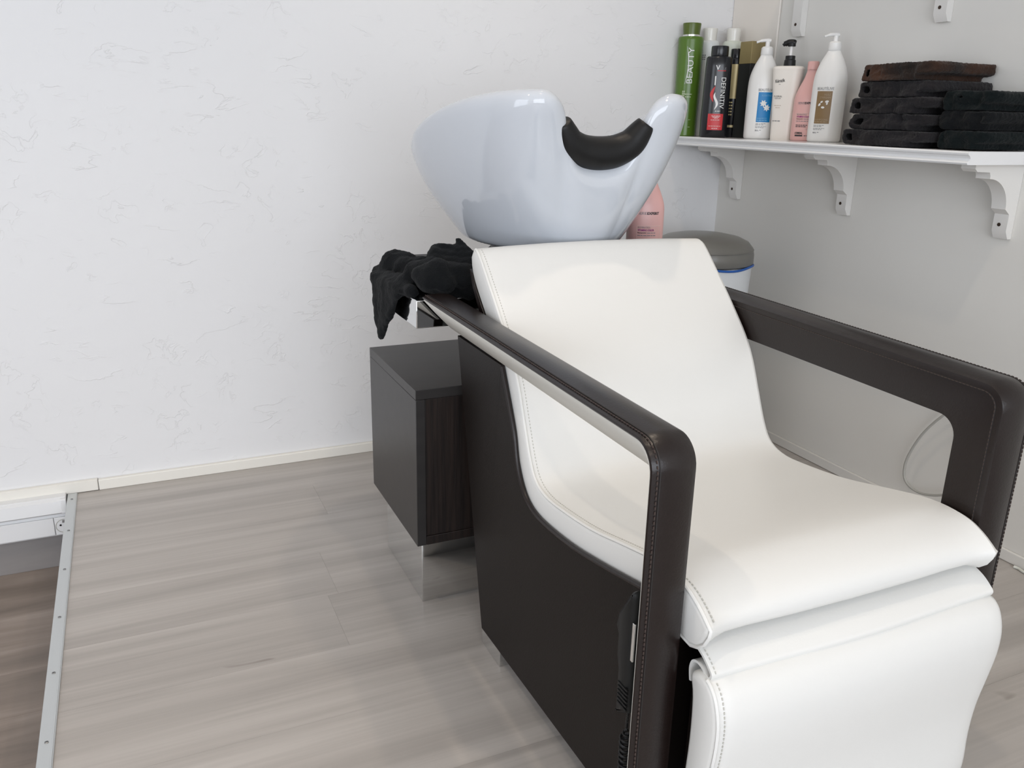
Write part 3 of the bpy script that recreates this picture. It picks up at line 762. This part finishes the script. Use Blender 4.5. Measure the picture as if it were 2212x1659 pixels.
bracket(1.802, ZB, 'white corbel bracket under the middle of the lower shelf')
bracket(1.315, ZB, 'white corbel bracket under the end of the lower shelf, below the towels')
bracket(2.066, ZB+0.56, 'foot of a white bracket at the top edge, above the black pump bottle', 0.245)
bracket(1.575, ZB+0.56, 'foot of a white bracket at the top edge, above the folded towels', 0.245)
pc = box('pipe_casing', (XW-0.007, 2.160, ZS), (XW, YW-0.001, 2.3), 'panel_gloss', None, (XW, 2.27, ZS), bevel=0.002)
tag(pc, 'cream glossy casing panel in the corner behind the bottles', 'casing panel')

# ------------------------------------------------------------------ bottles
class Surf:
    """printable bottle side: maps label metres (u right, v up from the base) to the skin"""
    def __init__(self, c, prof, sx, sy, turn, pw=2.0):
        self.c = Vector(c); self.prof = prof; self.sx = sx; self.sy = sy; self.pw = pw
        d = (CAMP-self.c); base = math.atan2(d.y, d.x)       # the side turned towards the room
        self.rot = base+math.pi/2+turn                        # local -y is the label side
    def r(self, z):
        p = self.prof
        for (r0, z0), (r1, z1) in zip(p, p[1:]):
            if z0 <= z <= z1 and z1 > z0: return r0+(r1-r0)*(z-z0)/(z1-z0)
        return p[-1][0]
    def at(self, u, v, off=0.0006):
        r = self.r(v); a = -math.pi/2+u/max(r*self.sx, 0.004)
        ca, sa = math.cos(a), math.sin(a); s = (abs(ca)**self.pw+abs(sa)**self.pw)**(-1/self.pw)
        x, y = (r*self.sx)*ca*s+off*ca, (r*self.sy)*sa*s+off*sa
        cr, sr = math.cos(self.rot), math.sin(self.rot)
        return self.c+Vector((x*cr-y*sr, x*sr+y*cr, v))
def patch(S, name, u0, u1, v0, v1, m, parent, off=0.0005, nu=12, nv=10, slant=0.0):
    v, f = [], []
    for lay in (off, off-0.0004):
        for j in range(nv+1):
            for i in range(nu+1): v.append(S.at(u0+(u1-u0)*i/nu+slant*j/nv, v0+(v1-v0)*j/nv, lay))
    n = (nu+1)*(nv+1)
    for j in range(nv):
        for i in range(nu):
            a = j*(nu+1)+i; f.append((a, a+1, a+nu+2, a+nu+1)); f.append((n+a, n+a+nu+1, n+a+nu+2, n+a+1))
    for i in range(nu): f += [(i, n+i, n+i+1, i+1)]
    for i in range(nu): k = nv*(nu+1)+i; f += [(k, k+1, n+k+1, n+k)]
    return mesh(name, v, f, m, parent)
def shape(S, name, outline, m, parent, off=0.0012):
    """flat printed shape given as a (u,v) outline"""
    v = [S.at(a, b, off) for a, b in outline]; return mesh(name, v, [tuple(range(len(v)))], m, parent)
def textmesh(body, size, bold=0.0):
    c = bpy.data.curves.new('t', 'FONT'); c.body = body; c.size = size; c.align_x = 'LEFT'; c.align_y = 'BOTTOM_BASELINE'; c.resolution_u = 3; c.offset = bold
    o = bpy.data.objects.new('t', c)
    me = o.to_mesh()
    V = [tuple(q.co) for q in me.vertices]; Fc = [tuple(p.vertices) for p in me.polygons]
    o.to_mesh_clear(); bpy.data.objects.remove(o); bpy.data.curves.remove(c)
    return V, Fc
def text(S, body, u, v, size, m, parent, ang=0, width=None, height=None, bold=0.0, off=0.0009, name='lettering'):
    V, Fc = textmesh(body, size, bold)
    if not V: return
    xs = [p[0] for p in V]; ys = [p[1] for p in V]
    kx = width/(max(xs)-min(xs)) if width else 1; ky = height/(max(ys)-min(ys)) if height else 1
    ca, sa = math.cos(math.radians(ang)), math.sin(math.radians(ang)); out = []
    for p in V:
        a, b = (p[0]-min(xs))*kx, (p[1]-min(ys))*ky
        out.append(S.at(u+a*ca-b*sa, v+a*sa+b*ca, off))
    return mesh(name, out, Fc, m, parent, smooth=False)
def lines(S, rows, m, parent, h=0.0011):
    """small print too fine to read"""
    parts = []
    rr = random.Random(len(rows)*13)
    for (u0, u1, v) in rows:
        u = u0
        while u < u1:
            w = rr.uniform(0.0035, 0.008); e = min(u+w, u1)
            q = [S.at(u, v-h/2, 0.0009), S.at(e, v-h/2, 0.0009), S.at(e, v+h/2, 0.0009), S.at(u, v+h/2, 0.0009)]
            parts.append((q, [(0, 1, 2, 3)])); u = e+0.0014
    return tag(multi('small_print', parts, m, parent, smooth=False), kind='stuff')
def place(px_, x, z=ZS, y=None):
    lo, hi = 1.2, 2.34
    for _ in range(50):
        m_ = (lo+hi)/2
        d = Vector((x, m_, z))-CAMP
        if W/2+FPX*d.dot(r2)/d.dot(fwd) > px_: lo = m_
        else: hi = m_
    return (x, m_, z)
def rounded(pts, n=5):
    return [(p.x, p.y) for p in spline([(a, b, 0) for a, b in pts], n)]

# green bottle
def green():
    c = (1.660, 2.338, ZS)
    t = thing('shampoo_bottle', c, 'tall green bottle with silver neck ring lettered BEAUTY', 'bottle', 'bottles on the wall shelf')
    pr = [(0.034, 0), (0.0365, 0.003), (0.0375, 0.1), (0.039, 0.285), (0.0385, 0.2915), (0.036, 0.2945), (0.026, 0.296)]
    S = Surf(c, pr, 1, 1, math.radians(-4))
    lathe('body', pr, c, 'p_green', t); lathe('neck_ring', [(0.0265, 0.296), (0.0265, 0.3005)], c, 'silver', t)
    lathe('cap', [(0.0255, 0.3005), (0.0255, 0.306), (0.028, 0.331), (0.0275, 0.334)], c, 'p_greencap', t)
    text(S, 'BEAUTY', 0.0155, 0.158, 0.02, 'i_white', t, 90, width=0.104, height=0.017)
    sw_ = [(-0.006+0.007*math.sin(math.pi*k/14), 0.155+0.11*k/14) for k in range(15)]
    shape(S, 'swoosh', [(a-0.0003-0.0011*math.sin(math.pi*k/14), b) for k, (a, b) in enumerate(sw_)]+[(a+0.0003+0.0011*math.sin(math.pi*k/14), b) for k, (a, b) in reversed(list(enumerate(sw_)))], 'i_white', t)
    parts = []
    for k in range(9):
        for s in (-1, 1):
            a0, b0 = -0.008-0.00022*(k-9)**2*0.4, 0.088+k*0.0055; cx, cy = a0+s*0.0022, b0+0.002
            parts.append(([S.at(cx+0.0016*math.cos(q)*1.0-s*0.0*math.sin(q), cy+0.0026*math.sin(q)+s*0.0, 0.001) for q in [2*math.pi*w/8 for w in range(8)]], [tuple(range(8))]))
    multi('wheat_ear', parts, 'i_pale', t, smooth=False)
    lines(S, [(-0.004, 0.018, 0.126), (-0.002, 0.015, 0.118)], 'i_pale', t, 0.0026)
    lines(S, [(0.013, 0.02, 0.028), (0.013, 0.02, 0.05)], 'i_pale', t)
green()
def milk(c, m, label, flip):
    t = thing('shampoo_bottle', c, label, 'bottle', 'bottles on the wall shelf')
    pr = [(0.029, 0), (0.0318, 0.003), (0.032, 0.275), (0.031, 0.282), (0.027, 0.287), (0.0235, 0.288)]
    S = Surf(c, pr, 1, 1, math.radians(-14 if not flip else 10))
    lathe('body', pr, c, m, t); lathe('cap', [(0.0205, 0.288), (0.021, 0.30), (0.0225, 0.321), (0.022, 0.324), (0.018, 0.325)], c, 'p_clear', t)
    if not flip:
        text(S, 'N', -0.022, 0.243, 0.013, 'i_black', t, -90); lines(S, [(-0.012, 0.0, 0.232), (-0.012, 0.0, 0.238), (-0.012, 0.0, 0.244)], 'i_grey', t, 0.0025)
        lines(S, [(-0.022, -0.015, 0.13+k*0.012) for k in range(5)], 'i_grey', t, 0.004)
        cur = [(-0.017-0.006*math.sin(math.pi*k/10), 0.075+0.05*k/10) for k in range(11)]
        shape(S, 'leaf_mark', [(a-0.0005, b) for a, b in cur]+[(a+0.0008, b) for a, b in cur[::-1]], 'i_grey', t)
    else:
        text(S, 'M', 0.002, 0.240, 0.012, 'i_black', t, 0); lines(S, [(-0.012, 0.012, 0.236)], 'i_grey', t, 0.002)
milk((1.735, 2.344, ZS), 'p_milk', 'milky white bottle with frosted cap right behind the green one', False)
milk((1.800, 2.310, ZS), 'p_milk2', 'milky bottle with frosted cap behind the black bottle with the red square', True)

def black():
    c = (1.672, 2.203, ZS)
    t = thing('shampoo_bottle', c, 'black bottle lettered DEFINITIV with red square label', 'bottle', 'bottles on the wall shelf')
    pr = [(0.038, 0), (0.0405, 0.003), (0.041, 0.06), (0.0385, 0.205), (0.0375, 0.228), (0.034, 0.2315), (0.026, 0.232)]
    S = Surf(c, pr, 1.0, 0.82, math.radians(6), 2.3)
    lathe('body', pr, c, 'p_black', t, sx=1, sy=0.82, rot=S.rot, pw=2.3)
    lathe('cap', [(0.0245, 0.232), (0.0255, 0.235), (0.0255, 0.257), (0.0245, 0.261), (0.020, 0.262)], c, 'p_black', t)
    patch(S, 'red_label', -0.0225, 0.0225, 0.022, 0.069, 'i_red', t)
    lines(S, [(-0.012, 0.014, 0.0625), (-0.009, 0.012, 0.0595), (-0.004, 0.007, 0.0565), (-0.013, 0.013, 0.051), (-0.009, 0.009, 0.0265)], 'i_white', t, 0.0012)
    lines(S, [(-0.018, 0.018, 0.0335)], 'i_rose', t, 0.0012)
    text(S, 'V', -0.011, 0.193, 0.019, 'i_white', t, bold=0.0002); text(S, 'OGUE', 0.0005, 0.1935, 0.010, 'i_grey', t, width=0.019)
    patch(S, 'underline', -0.005, 0.019, 0.190, 0.192, 'i_red', t, nv=1)
    text(S, '1', -0.011, 0.150, 0.034, 'i_white', t, height=0.026)
    text(S, 'DEFINITIV', 0.008, 0.172, 0.02, 'i_white', t, -90, width=0.088, height=0.0135)
    lines(S, [(-0.003, 0.012, 0.0765)], 'i_white', t, 0.0018)
    n = 16; a = []; b = []
    for k in range(n+1):
        s = k/n; mid = -0.0105-0.0075*math.sin(math.pi*s)+0.003*s; w = 0.0045*math.sin(math.pi*s)**0.8
        a.append((mid-w, 0.102+0.046*s)); b.append((mid+w, 0.102+0.046*s))
    shape(S, 'red_swirl', a+b[::-1], 'i_red', t)
    a = []; b = []
    for k in range(n+1):
        s = k/n; mid = -0.004+0.005*math.sin(2*math.pi*s-0.5)*0.9; w = 0.0038*math.sin(math.pi*s)**0.8
        a.append((mid-w, 0.080+0.050*s)); b.append((mid+w, 0.080+0.050*s))
    shape(S, 'white_swirl', a+b[::-1], 'i_white', t, 0.0016)
black()
def black2():
    c = (1.765, 2.240, ZS)
    t = thing('shampoo_bottle', c, 'slim black bottle with pale gold label beside the gold and black box', 'bottle', 'bottles on the wall shelf')
    pr = [(0.023, 0), (0.025, 0.003), (0.025, 0.225), (0.023, 0.232), (0.019, 0.234)]
    S = Surf(c, pr, 1, 1, math.radians(0))
    lathe('body', pr, c, 'p_black', t); lathe('cap', [(0.0185, 0.234), (0.0185, 0.258), (0.017, 0.260)], c, 'p_black', t)
    patch(S, 'gold_label', -0.018, 0.030, 0.115, 0.215, 'gold2', t); patch(S, 'gold_band', -0.016, 0.03, 0.030, 0.037, 'gold2', t, nv=2)
    lines(S, [(-0.012, 0.0, 0.104-k*0.009) for k in range(5)], 'gold2', t, 0.004)
black2()
def giftbox():
    c = (1.777, 2.180, ZS)
    t = thing('product_box', c, 'tall slim black carton with gold upper part', 'box', 'bottles on the wall shelf')
    d = CAMP-Vector(c); rot = math.atan2(d.y, d.x)+math.pi/2+math.radians(38)
    cr, sr = math.cos(rot), math.sin(rot)
    def bx(n, w, z0_, z1_, m):
        v = [(c[0]+a*cr-b*sr, c[1]+a*sr+b*cr, c[2]+z) for (a, b, z) in boxv((-w, -w, z0_), (w, w, z1_))]
        return mesh(n, v, BF, m, t, bevel=0.0008)
    bx('lower_carton', 0.0275, 0, 0.214, 'black_card'); bx('upper_sleeve', 0.0278, 0.2145, 0.277, 'gold')
giftbox()
def pumphead(c, z0_, m, t, dirang, collar_r=0.0165, stem=0.0065):
    pm = lathe('pump_collar', [(collar_r, z0_), (collar_r*1.06, z0_+0.002), (collar_r, z0_+0.019), (collar_r*0.75, z0_+0.023)], c, m, t)
    lathe('pump_stem', [(stem, z0_+0.020), (stem, z0_+0.037)], c, m, pm, res=16)
    ca, sa = math.cos(dirang), math.sin(dirang)
    pts = [Vector((c[0]-ca*0.008, c[1]-sa*0.008, c[2]+z0_+0.039)), Vector((c[0]+ca*0.004, c[1]+sa*0.004, c[2]+z0_+0.040)), Vector((c[0]+ca*0.018, c[1]+sa*0.018, c[2]+z0_+0.0385)), Vector((c[0]+ca*0.032, c[1]+sa*0.032, c[2]+z0_+0.034))]
    tube('pump_nozzle', spline(pts, 4), [0.0055]*4+[0.0048]*5+[0.0032]*4, m, pm, res=10)
def liveb(c, turn, label, labm, kind, h=0.234):
    t = thing('pump_bottle', c, label, 'bottle', 'bottles on the wall shelf')
    k = h/0.234
    pr = rounded([(0.038, 0), (0.0425, 0.004), (0.0435, 0.02), (0.0440, 0.09), (0.0435, 0.15), (0.0395, 0.180), (0.030, 0.207), (0.020, 0.226), (0.0165, 0.234)], 4)
    pr = [(a, max(0, b*k)) for a, b in pr]; pr[0] = (0.038, 0)
    S = Surf(c, pr, 1.0, 0.86, turn, 2.2)
    lathe('body', pr, c, 'p_white', t, sx=1, sy=0.86, rot=S.rot, pw=2.2, res=40)
    pumphead(c, h, 'p_white', t, S.rot+math.pi if kind == 'blue' else S.rot-math.pi*0.78)
    lw = 0.020
    patch(S, 'label', -lw, lw, 0.048, 0.131, labm, t)
    text(S, 'BEAUTÉLIVE', -lw-0.001, 0.134, 0.01, 'i_grey', t, width=0.043, height=0.0088)
    lines(S, [(-lw, 0.008, 0.0435), (-lw, 0.002, 0.0405), (-lw, 0.010, 0.0355), (-lw, 0.003, 0.0325)], 'i_grey', t, 0.0012)
    lines(S, [(-lw, -0.012, 0.0255), (-0.008, -0.002, 0.0255), (-lw, -0.010, 0.0235)], 'i_grey', t, 0.0014)
    if kind == 'blue':
        text(S, 'KERATINE', -0.010, 0.1195, 0.007, 'i_ltblue', t, width=0.028)
        for (cu_, cv) in ((-0.004, 0.100), (0.006, 0.088)):
            for q in range(7):
                a = q*2*math.pi/7+0.3; L_ = 0.0105; w_ = 0.0026; ca, sa = math.cos(a), math.sin(a)
                shape(S, 'petal', [(cu_, cv), (cu_+ca*L_*0.5-sa*w_, cv+sa*L_*0.5+ca*w_), (cu_+ca*L_, cv+sa*L_), (cu_+ca*L_*0.5+sa*w_, cv+sa*L_*0.5-ca*w_)], 'i_white', t, 0.0014+0.0001*q)
        text(S, 'SHAMPOO', -0.018, 0.0555, 0.006, 'i_ltblue', t, width=0.028, height=0.0050); lines(S, [(-0.018, 0.012, 0.0525)], 'i_ltblue', t, 0.0018)
    else:
        text(S, 'HUILE', 0.000, 0.1195, 0.007, 'i_tan', t, width=0.016, height=0.005); text(S, "D'ARGAN", -0.011, 0.1125, 0.007, 'i_tan', t, width=0.027, height=0.005)
        for (cu_, cv, ra, an) in ((-0.005, 0.1035, 0.0036, 30), (0.0085, 0.1045, 0.0048, 10), (-0.010, 0.0965, 0.0042, 55), (0.009, 0.0995, 0.0036, 80), (-0.0005, 0.0895, 0.0044, -5)):
            ca, sa = math.cos(math.radians(an)), math.sin(math.radians(an))
            shape(S, 'almond', [(cu_+ca*ra*math.cos(q)-sa*ra*0.62*math.sin(q), cv+sa*ra*math.cos(q)+ca*ra*0.62*math.sin(q)) for q in [2*math.pi*w/14 for w in range(14)]], 'i_white', t, 0.0014)
        text(S, 'SHAMPOOING', -0.0185, 0.0555, 0.006, 'i_tan', t, width=0.034, height=0.0050); lines(S, [(-0.018, 0.014, 0.0525)], 'i_tan', t, 0.0018)
liveb((1.750, 2.086, ZS), math.radians(14), 'white pump bottle with a blue flower label', 'i_blue', 'blue')
liveb((1.770, 1.841, ZS), math.radians(-16), 'white pump bottle with a brown almond label beside the towels', 'i_brown', 'brown')
def cream():
    c = (1.765, 2.002, ZS)
    t = thing('pump_bottle', c, 'ivory bottle with black pump between the blue label bottle and the pink one', 'bottle', 'bottles on the wall shelf')
    pr = rounded([(0.0285, 0), (0.031, 0.003), (0.0325, 0.05), (0.0365, 0.12), (0.0415, 0.185), (0.0425, 0.193), (0.040, 0.199), (0.032, 0.201), (0.014, 0.2015)], 4)
    pr = [(a, max(b, 0)) for a, b in pr]
    S = Surf(c, pr, 1.0, 0.80, math.radians(-10), 3.2)
    lathe('body', pr, c, 'p_cream', t, sx=1, sy=0.80, rot=S.rot, pw=3.2, res=48)
    pm = lathe('pump_collar', [(0.0165, 0.2015), (0.0155, 0.217), (0.0135, 0.219), (0.0135, 0.228), (0.012, 0.229)], c, 'black_plastic', t)
    lathe('pump_stem', [(0.0045, 0.229), (0.0045, 0.254)], c, 'p_white', pm, res=16)
    ca, sa = math.cos(S.rot+math.pi), math.sin(S.rot+math.pi)
    hd = [Vector((c[0]+ca*d, c[1]+sa*d, c[2]+z)) for d, z in ((-0.0105, 0.2620), (-0.002, 0.2640), (0.010, 0.2635), (0.019, 0.2600), (0.0235, 0.2565))]
    tube('pump_head', spline(hd, 4), [0.007]*2+[0.0085]*7+[0.0075]*4+[0.0045]*4, 'black_plastic', pm, res=12)
    lathe('pump_skirt', [(0.0105, 0.2535), (0.0112, 0.256), (0.0105, 0.262)], c, 'black_plastic', pm, res=20)
    text(S, 'Kératik', -0.026, 0.155, 0.012, 'i_black', t, 8, width=0.025, height=0.009, bold=0.0002); lines(S, [(-0.017, -0.012, 0.1515)], 'i_grey', t, 0.001)
    text(S, 'FLORAL', -0.027, 0.117, 0.007, 'i_black', t, width=0.022, height=0.0045); text(S, 'REPAIR', -0.024, 0.112, 0.006, 'i_grey', t, width=0.016, height=0.0035)
    lines(S, [(-0.024, -0.006, 0.0945), (-0.020, -0.008, 0.0885)], 'i_tan', t, 0.0010); lines(S, [(-0.025, -0.003, 0.0525)], 'i_grey', t, 0.0022)
cream()
def pink(c, turn, label, group, scale=1.0, show='cut'):
    t = thing('shampoo_bottle', c, label, 'bottle', group)
    pr = rounded([(0.036, 0), (0.0395, 0.003), (0.0405, 0.02), (0.0405, 0.09), (0.039, 0.118), (0.031, 0.142), (0.021, 0.165), (0.0155, 0.183), (0.0145, 0.190)], 4)
    pr = [(a*scale, max(0, b*scale)) for a, b in pr]
    S = Surf(c, pr, 1.0, 0.78, turn, 2.2)
    b = lathe('body', pr, c, 'p_pink', t, sx=1, sy=0.78, rot=S.rot, pw=2.2, res=40)
    lathe('cap', [(0.0150*scale, 0.190*scale), (0.0155*scale, 0.209*scale), (0.0140*scale, 0.2115*scale)], c, 'p_pink', t)
    k = scale
    text(S, 'SERIE', -0.024*k, 0.0985*k, 0.008, 'i_grey', t, width=0.0175*k, height=0.0058*k); text(S, 'EXPERT', -0.0055*k, 0.0985*k, 0.008, 'i_black', t, width=0.027*k, height=0.0058*k, bold=0.0003)
    text(S, 'RESVERATROL', -0.024*k, 0.0690*k, 0.006, 'i_grey', t, width=0.028*k, height=0.0036*k)
    text(S, 'VITAMINO COLOR', -0.024*k, 0.0630*k, 0.006, 'i_purple', t, width=0.036*k, height=0.0042*k, bold=0.0002)
    text(S, 'Shampooing', -0.024*k, 0.0572*k, 0.005, 'i_black', t, width=0.019*k, height=0.0036*k, bold=0.0001)
    lines(S, [(-0.003*k, 0.016*k, 0.0590*k), (-0.024*k, 0.016*k, 0.0535*k)], 'i_grey', t, 0.0014)
    lines(S, [(-0.024*k, 0.008*k, 0.0425*k), (-0.024*k, 0.006*k, 0.0385*k)], 'i_black', t, 0.0018)
    fr_ = [(-0.026*k, 0.032*k), (0.028*k, 0.032*k), (0.028*k, 0.074*k), (-0.026*k, 0.074*k)]
    parts = []
    for (a, b2) in zip(fr_, fr_[1:]+fr_[:1]):
        n = 10; path = [S.at(a[0]+(b2[0]-a[0])*q/n, a[1]+(b2[1]-a[1])*q/n, 0.0002) for q in range(n+1)]; parts.append(tubev(path, 0.00035, 4))
    multi('label_frame', parts, 'i_rose', t)
    text(S, "L'OREAL", -0.024*k, 0.0185*k, 0.009, 'i_black', t, width=0.022*k, height=0.0060*k, bold=0.0004)
    patch(S, 'brand_bar', -0.024*k, -0.002*k, 0.0125*k, 0.0165*k, 'i_black', t, nv=2); lines(S, [(0.002*k, 0.012*k, 0.0145*k)], 'i_black', t, 0.0016)
pink((1.783, 1.926, ZS), math.radians(-10), 'pink bottle on the shelf between the ivory bottle and the brown label bottle', 'bottles on the wall shelf')
pink((1.052, 1.600, 0.700), math.radians(16), 'pink bottle standing on the tray behind the basin', None, 1.0)

# ------------------------------------------------------------------ folded towels
def folded(yc, xc, z0_, ly, lx, h, m, label, seed, ox=0.0):
    rnd = random.Random(seed); t = h/3.75
    Y = lambda u: yc-ly/2+ly*u
    Z = lambda w: z0_+h*(0.05+0.89*w)
    e = t/ly*0.62
    lo_, md_, hi_ = 0.115, 0.5, 0.885
    pts = [(Y(0.16), Z(lo_)), (Y(0.35), Z(lo_)), (Y(0.65), Z(lo_)), (Y(1-e*1.4), Z(lo_+0.005)), (Y(1-e*0.5), Z(0.26)), (Y(1-e*0.25), Z(0.5)), (Y(1-e*0.5), Z(0.74)), (Y(1-e*1.4), Z(hi_-0.005)), (Y(0.65), Z(hi_)), (Y(0.35), Z(hi_)), (Y(e*1.3), Z(hi_-0.01)), (Y(e*0.5), Z(0.80)), (Y(e*0.45), Z(0.64)), (Y(e*1.2), Z(0.515)), (Y(0.25), Z(md_)), (Y(0.5), Z(md_)), (Y(0.88), Z(md_))]
    pts = [(a+rnd.uniform(-1, 1)*0.0022, b+rnd.uniform(-1, 1)*0.0008) for a, b in pts]
    path = [(p.y, p.z) for p in spline([(0, a, b) for a, b in pts], 6)]
    ph = rnd.uniform(0, 20)
    def wob(x, y, z):
        q = noise.noise_vector(Vector((x*22+ph, y*22, z*30))); fade = min(1, (z-z0_)/(h*0.25))
        e_ = noise.noise(Vector((y*30+ph, z*60, 3)))
        d = 1.0 if x < xc else -1.0
        near = max(0, 1-abs(abs(x-xc)-lx/2)/0.02)
        w_ = noise.noise(Vector((y*14+ph, x*9, z*9)))
        top = max(0, 1-(z-z0_)/h)
        n2 = max(0, 1-abs(abs(x-xc)-lx/2)/0.022)**2
        pull = -0.013*n2*max(-1, min(1, (y-yc)/(ly*0.42)))**3
        return (q.x*0.006 + e_*0.012*near*d, q.y*0.006+pull, (q.z*0.0022+w_*0.003)*fade*(0.4+0.6*top))
    n = 14; xs = sorted([xc-lx/2+lx*k/n for k in range(n+1)]+[xc+sg_*(lx/2-q_) for sg_ in (-1, 1) for q_ in (0.003, 0.006, 0.010)])
    # round the cut edges: start slightly thinner
    o = strip_x('folded_towel', path, t/2, xs, m, None, wob, 70)
    org = Vector((xc, yc, z0_))
    for v in o.data.vertices: v.co -= org
    o.location = org; ORG[o.name] = org
    r = o.modifiers.new('remesh', 'REMESH'); r.mode = 'VOXEL'; r.voxel_size = 0.0023; r.use_smooth_shade = True
    s = o.modifiers.new('smooth', 'SMOOTH'); s.factor = 0.5; s.iterations = 3
    tx = bpy.data.textures.new('pile', 'CLOUDS'); tx.noise_scale = 0.006; tx.noise_depth = 2
    d = o.modifiers.new('pile', 'DISPLACE'); d.texture = tx; d.strength = 0.0045; d.mid_level = 0.5; d.texture_coords = 'LOCAL'
    return tag(o, label, 'towel', 'folded towels on the wall shelf')
hA = 0.0362
zA = ZS+0.0015
for k, (m, lb, dy, ly, dx) in enumerate((('towel_grey', 'charcoal folded towel at the bottom of the taller stack', 0.004, 0.242, -0.006), ('towel_grey', 'charcoal folded towel, second from the bottom of the taller stack', -0.004, 0.226, 0.0),
                                     ('towel_grey', 'charcoal folded towel in the middle of the taller stack', -0.002, 0.232, 0.0), ('towel_grey', 'charcoal folded towel just below the brown one', -0.006, 0.215, 0.008), ('towel_brown', 'brownish faded folded towel on top of the taller stack', -0.006, 0.212, 0.004))):
    folded(1.520+dy, 1.742+dx, zA+k*hA, ly, 0.205, hA*(1.0 if k < 4 else 1.1), m, lb, 31+k)
hB = 0.0405
for k, lb in enumerate(('black folded towel at the bottom of the lower stack by the shelf end', 'black folded towel in the middle of the lower stack by the shelf end', 'black folded towel on top of the lower stack by the shelf end')):
    folded(1.332, 1.756+0.004*(k % 2), zA+k*hB, 0.128, 0.180, hB, 'towel_green' if k != 1 else 'towel', lb, 71+k)

# ------------------------------------------------------------------ waste bin in the corner
BN = thing('waste_bin', (1.585, 2.09, 0), 'white waste bin with grey domed lid in the corner', 'bin')
cB = (1.585, 2.09, 0)
lathe('bin_body', [(0.125, 0), (0.13, 0.004), (0.1505, 0.570), (0.152, 0.585)], cB, 'bin_body', BN, res=48)
lathe('lid', [(0.152, 0.588), (0.1545, 0.591), (0.1545, 0.615), (0.149, 0.636), (0.136, 0.651), (0.110, 0.663), (0.07, 0.671), (0.03, 0.674), (0.005, 0.6745)], cB, 'bin_lid', BN, res=48, sharp=60)
mesh('lid_seam', *tubev([(cB[0]+0.1515*math.cos(a), cB[1]+0.1515*math.sin(a), 0.630) for a in [2*math.pi*k/40 for k in range(40)]], 0.0016, 6, True), 'bin_lid', BN)
rr_ = random.Random(4)
bgp = [(cB[0]+0.1545*math.cos(a), cB[1]+0.1545*math.sin(a), 0.584+0.003*math.sin(5*a)) for a in [2*math.pi*k/60 for k in range(60)]]
mesh('bag_edge', *tubev(bgp, 0.0036, 6, True), 'bag', BN)
pe = on(1596, 566, y=2.02)
mesh('bag_corner', [pe+Vector((-0.008, 0, -0.004)), pe+Vector((0.006, 0, 0.008)), pe+Vector((0.002, 0, 0)), pe+Vector((0.007, 0.002, -0.006)), pe+Vector((-0.004, 0.01, -0.006))], [(0, 2, 1), (0, 3, 2), (0, 4, 3), (1, 2, 4), (2, 3, 4), (0, 1, 4)], 'bag', BN, smooth=False)

# ------------------------------------------------------------------ loose cables by the right wall
pw_ = [on(a, b, x=1.825) for a, b in ((2150, 850), (2090, 868), (2045, 892), (1995, 935), (1962, 985), (1953, 1020), (1960, 1045), (1985, 1064), (2020, 1070), (2065, 1066), (2120, 1062))]
tag(tube('grey_cable', spline(pw_, 8), 0.0034, 'cable', None, None, 8), 'grey cable looping against the wall, seen through the right armrest', 'cable')
pw2 = [on(a, b, x=1.83) for a, b in ((2085, 880), (2073, 915), (2067, 950), (2066, 985), (2070, 1010), (2085, 1030), (2110, 1060))]
tag(tube('white_cord', spline(pw2, 8), 0.0026, 'cable_white', None, None, 8), 'thin white cord hanging beside the grey cable loop', 'cable')
pf = [on(a, b, z=0.004) for a, b in ((2190, 1224), (2200, 1228), (2212, 1236), (2240, 1250), (2290, 1262))]
tag(tube('floor_cable', spline(pf, 6), 0.0035, 'cable_white', None, None, 8), 'white cable lying on the floor near the right armrest post', 'cable')
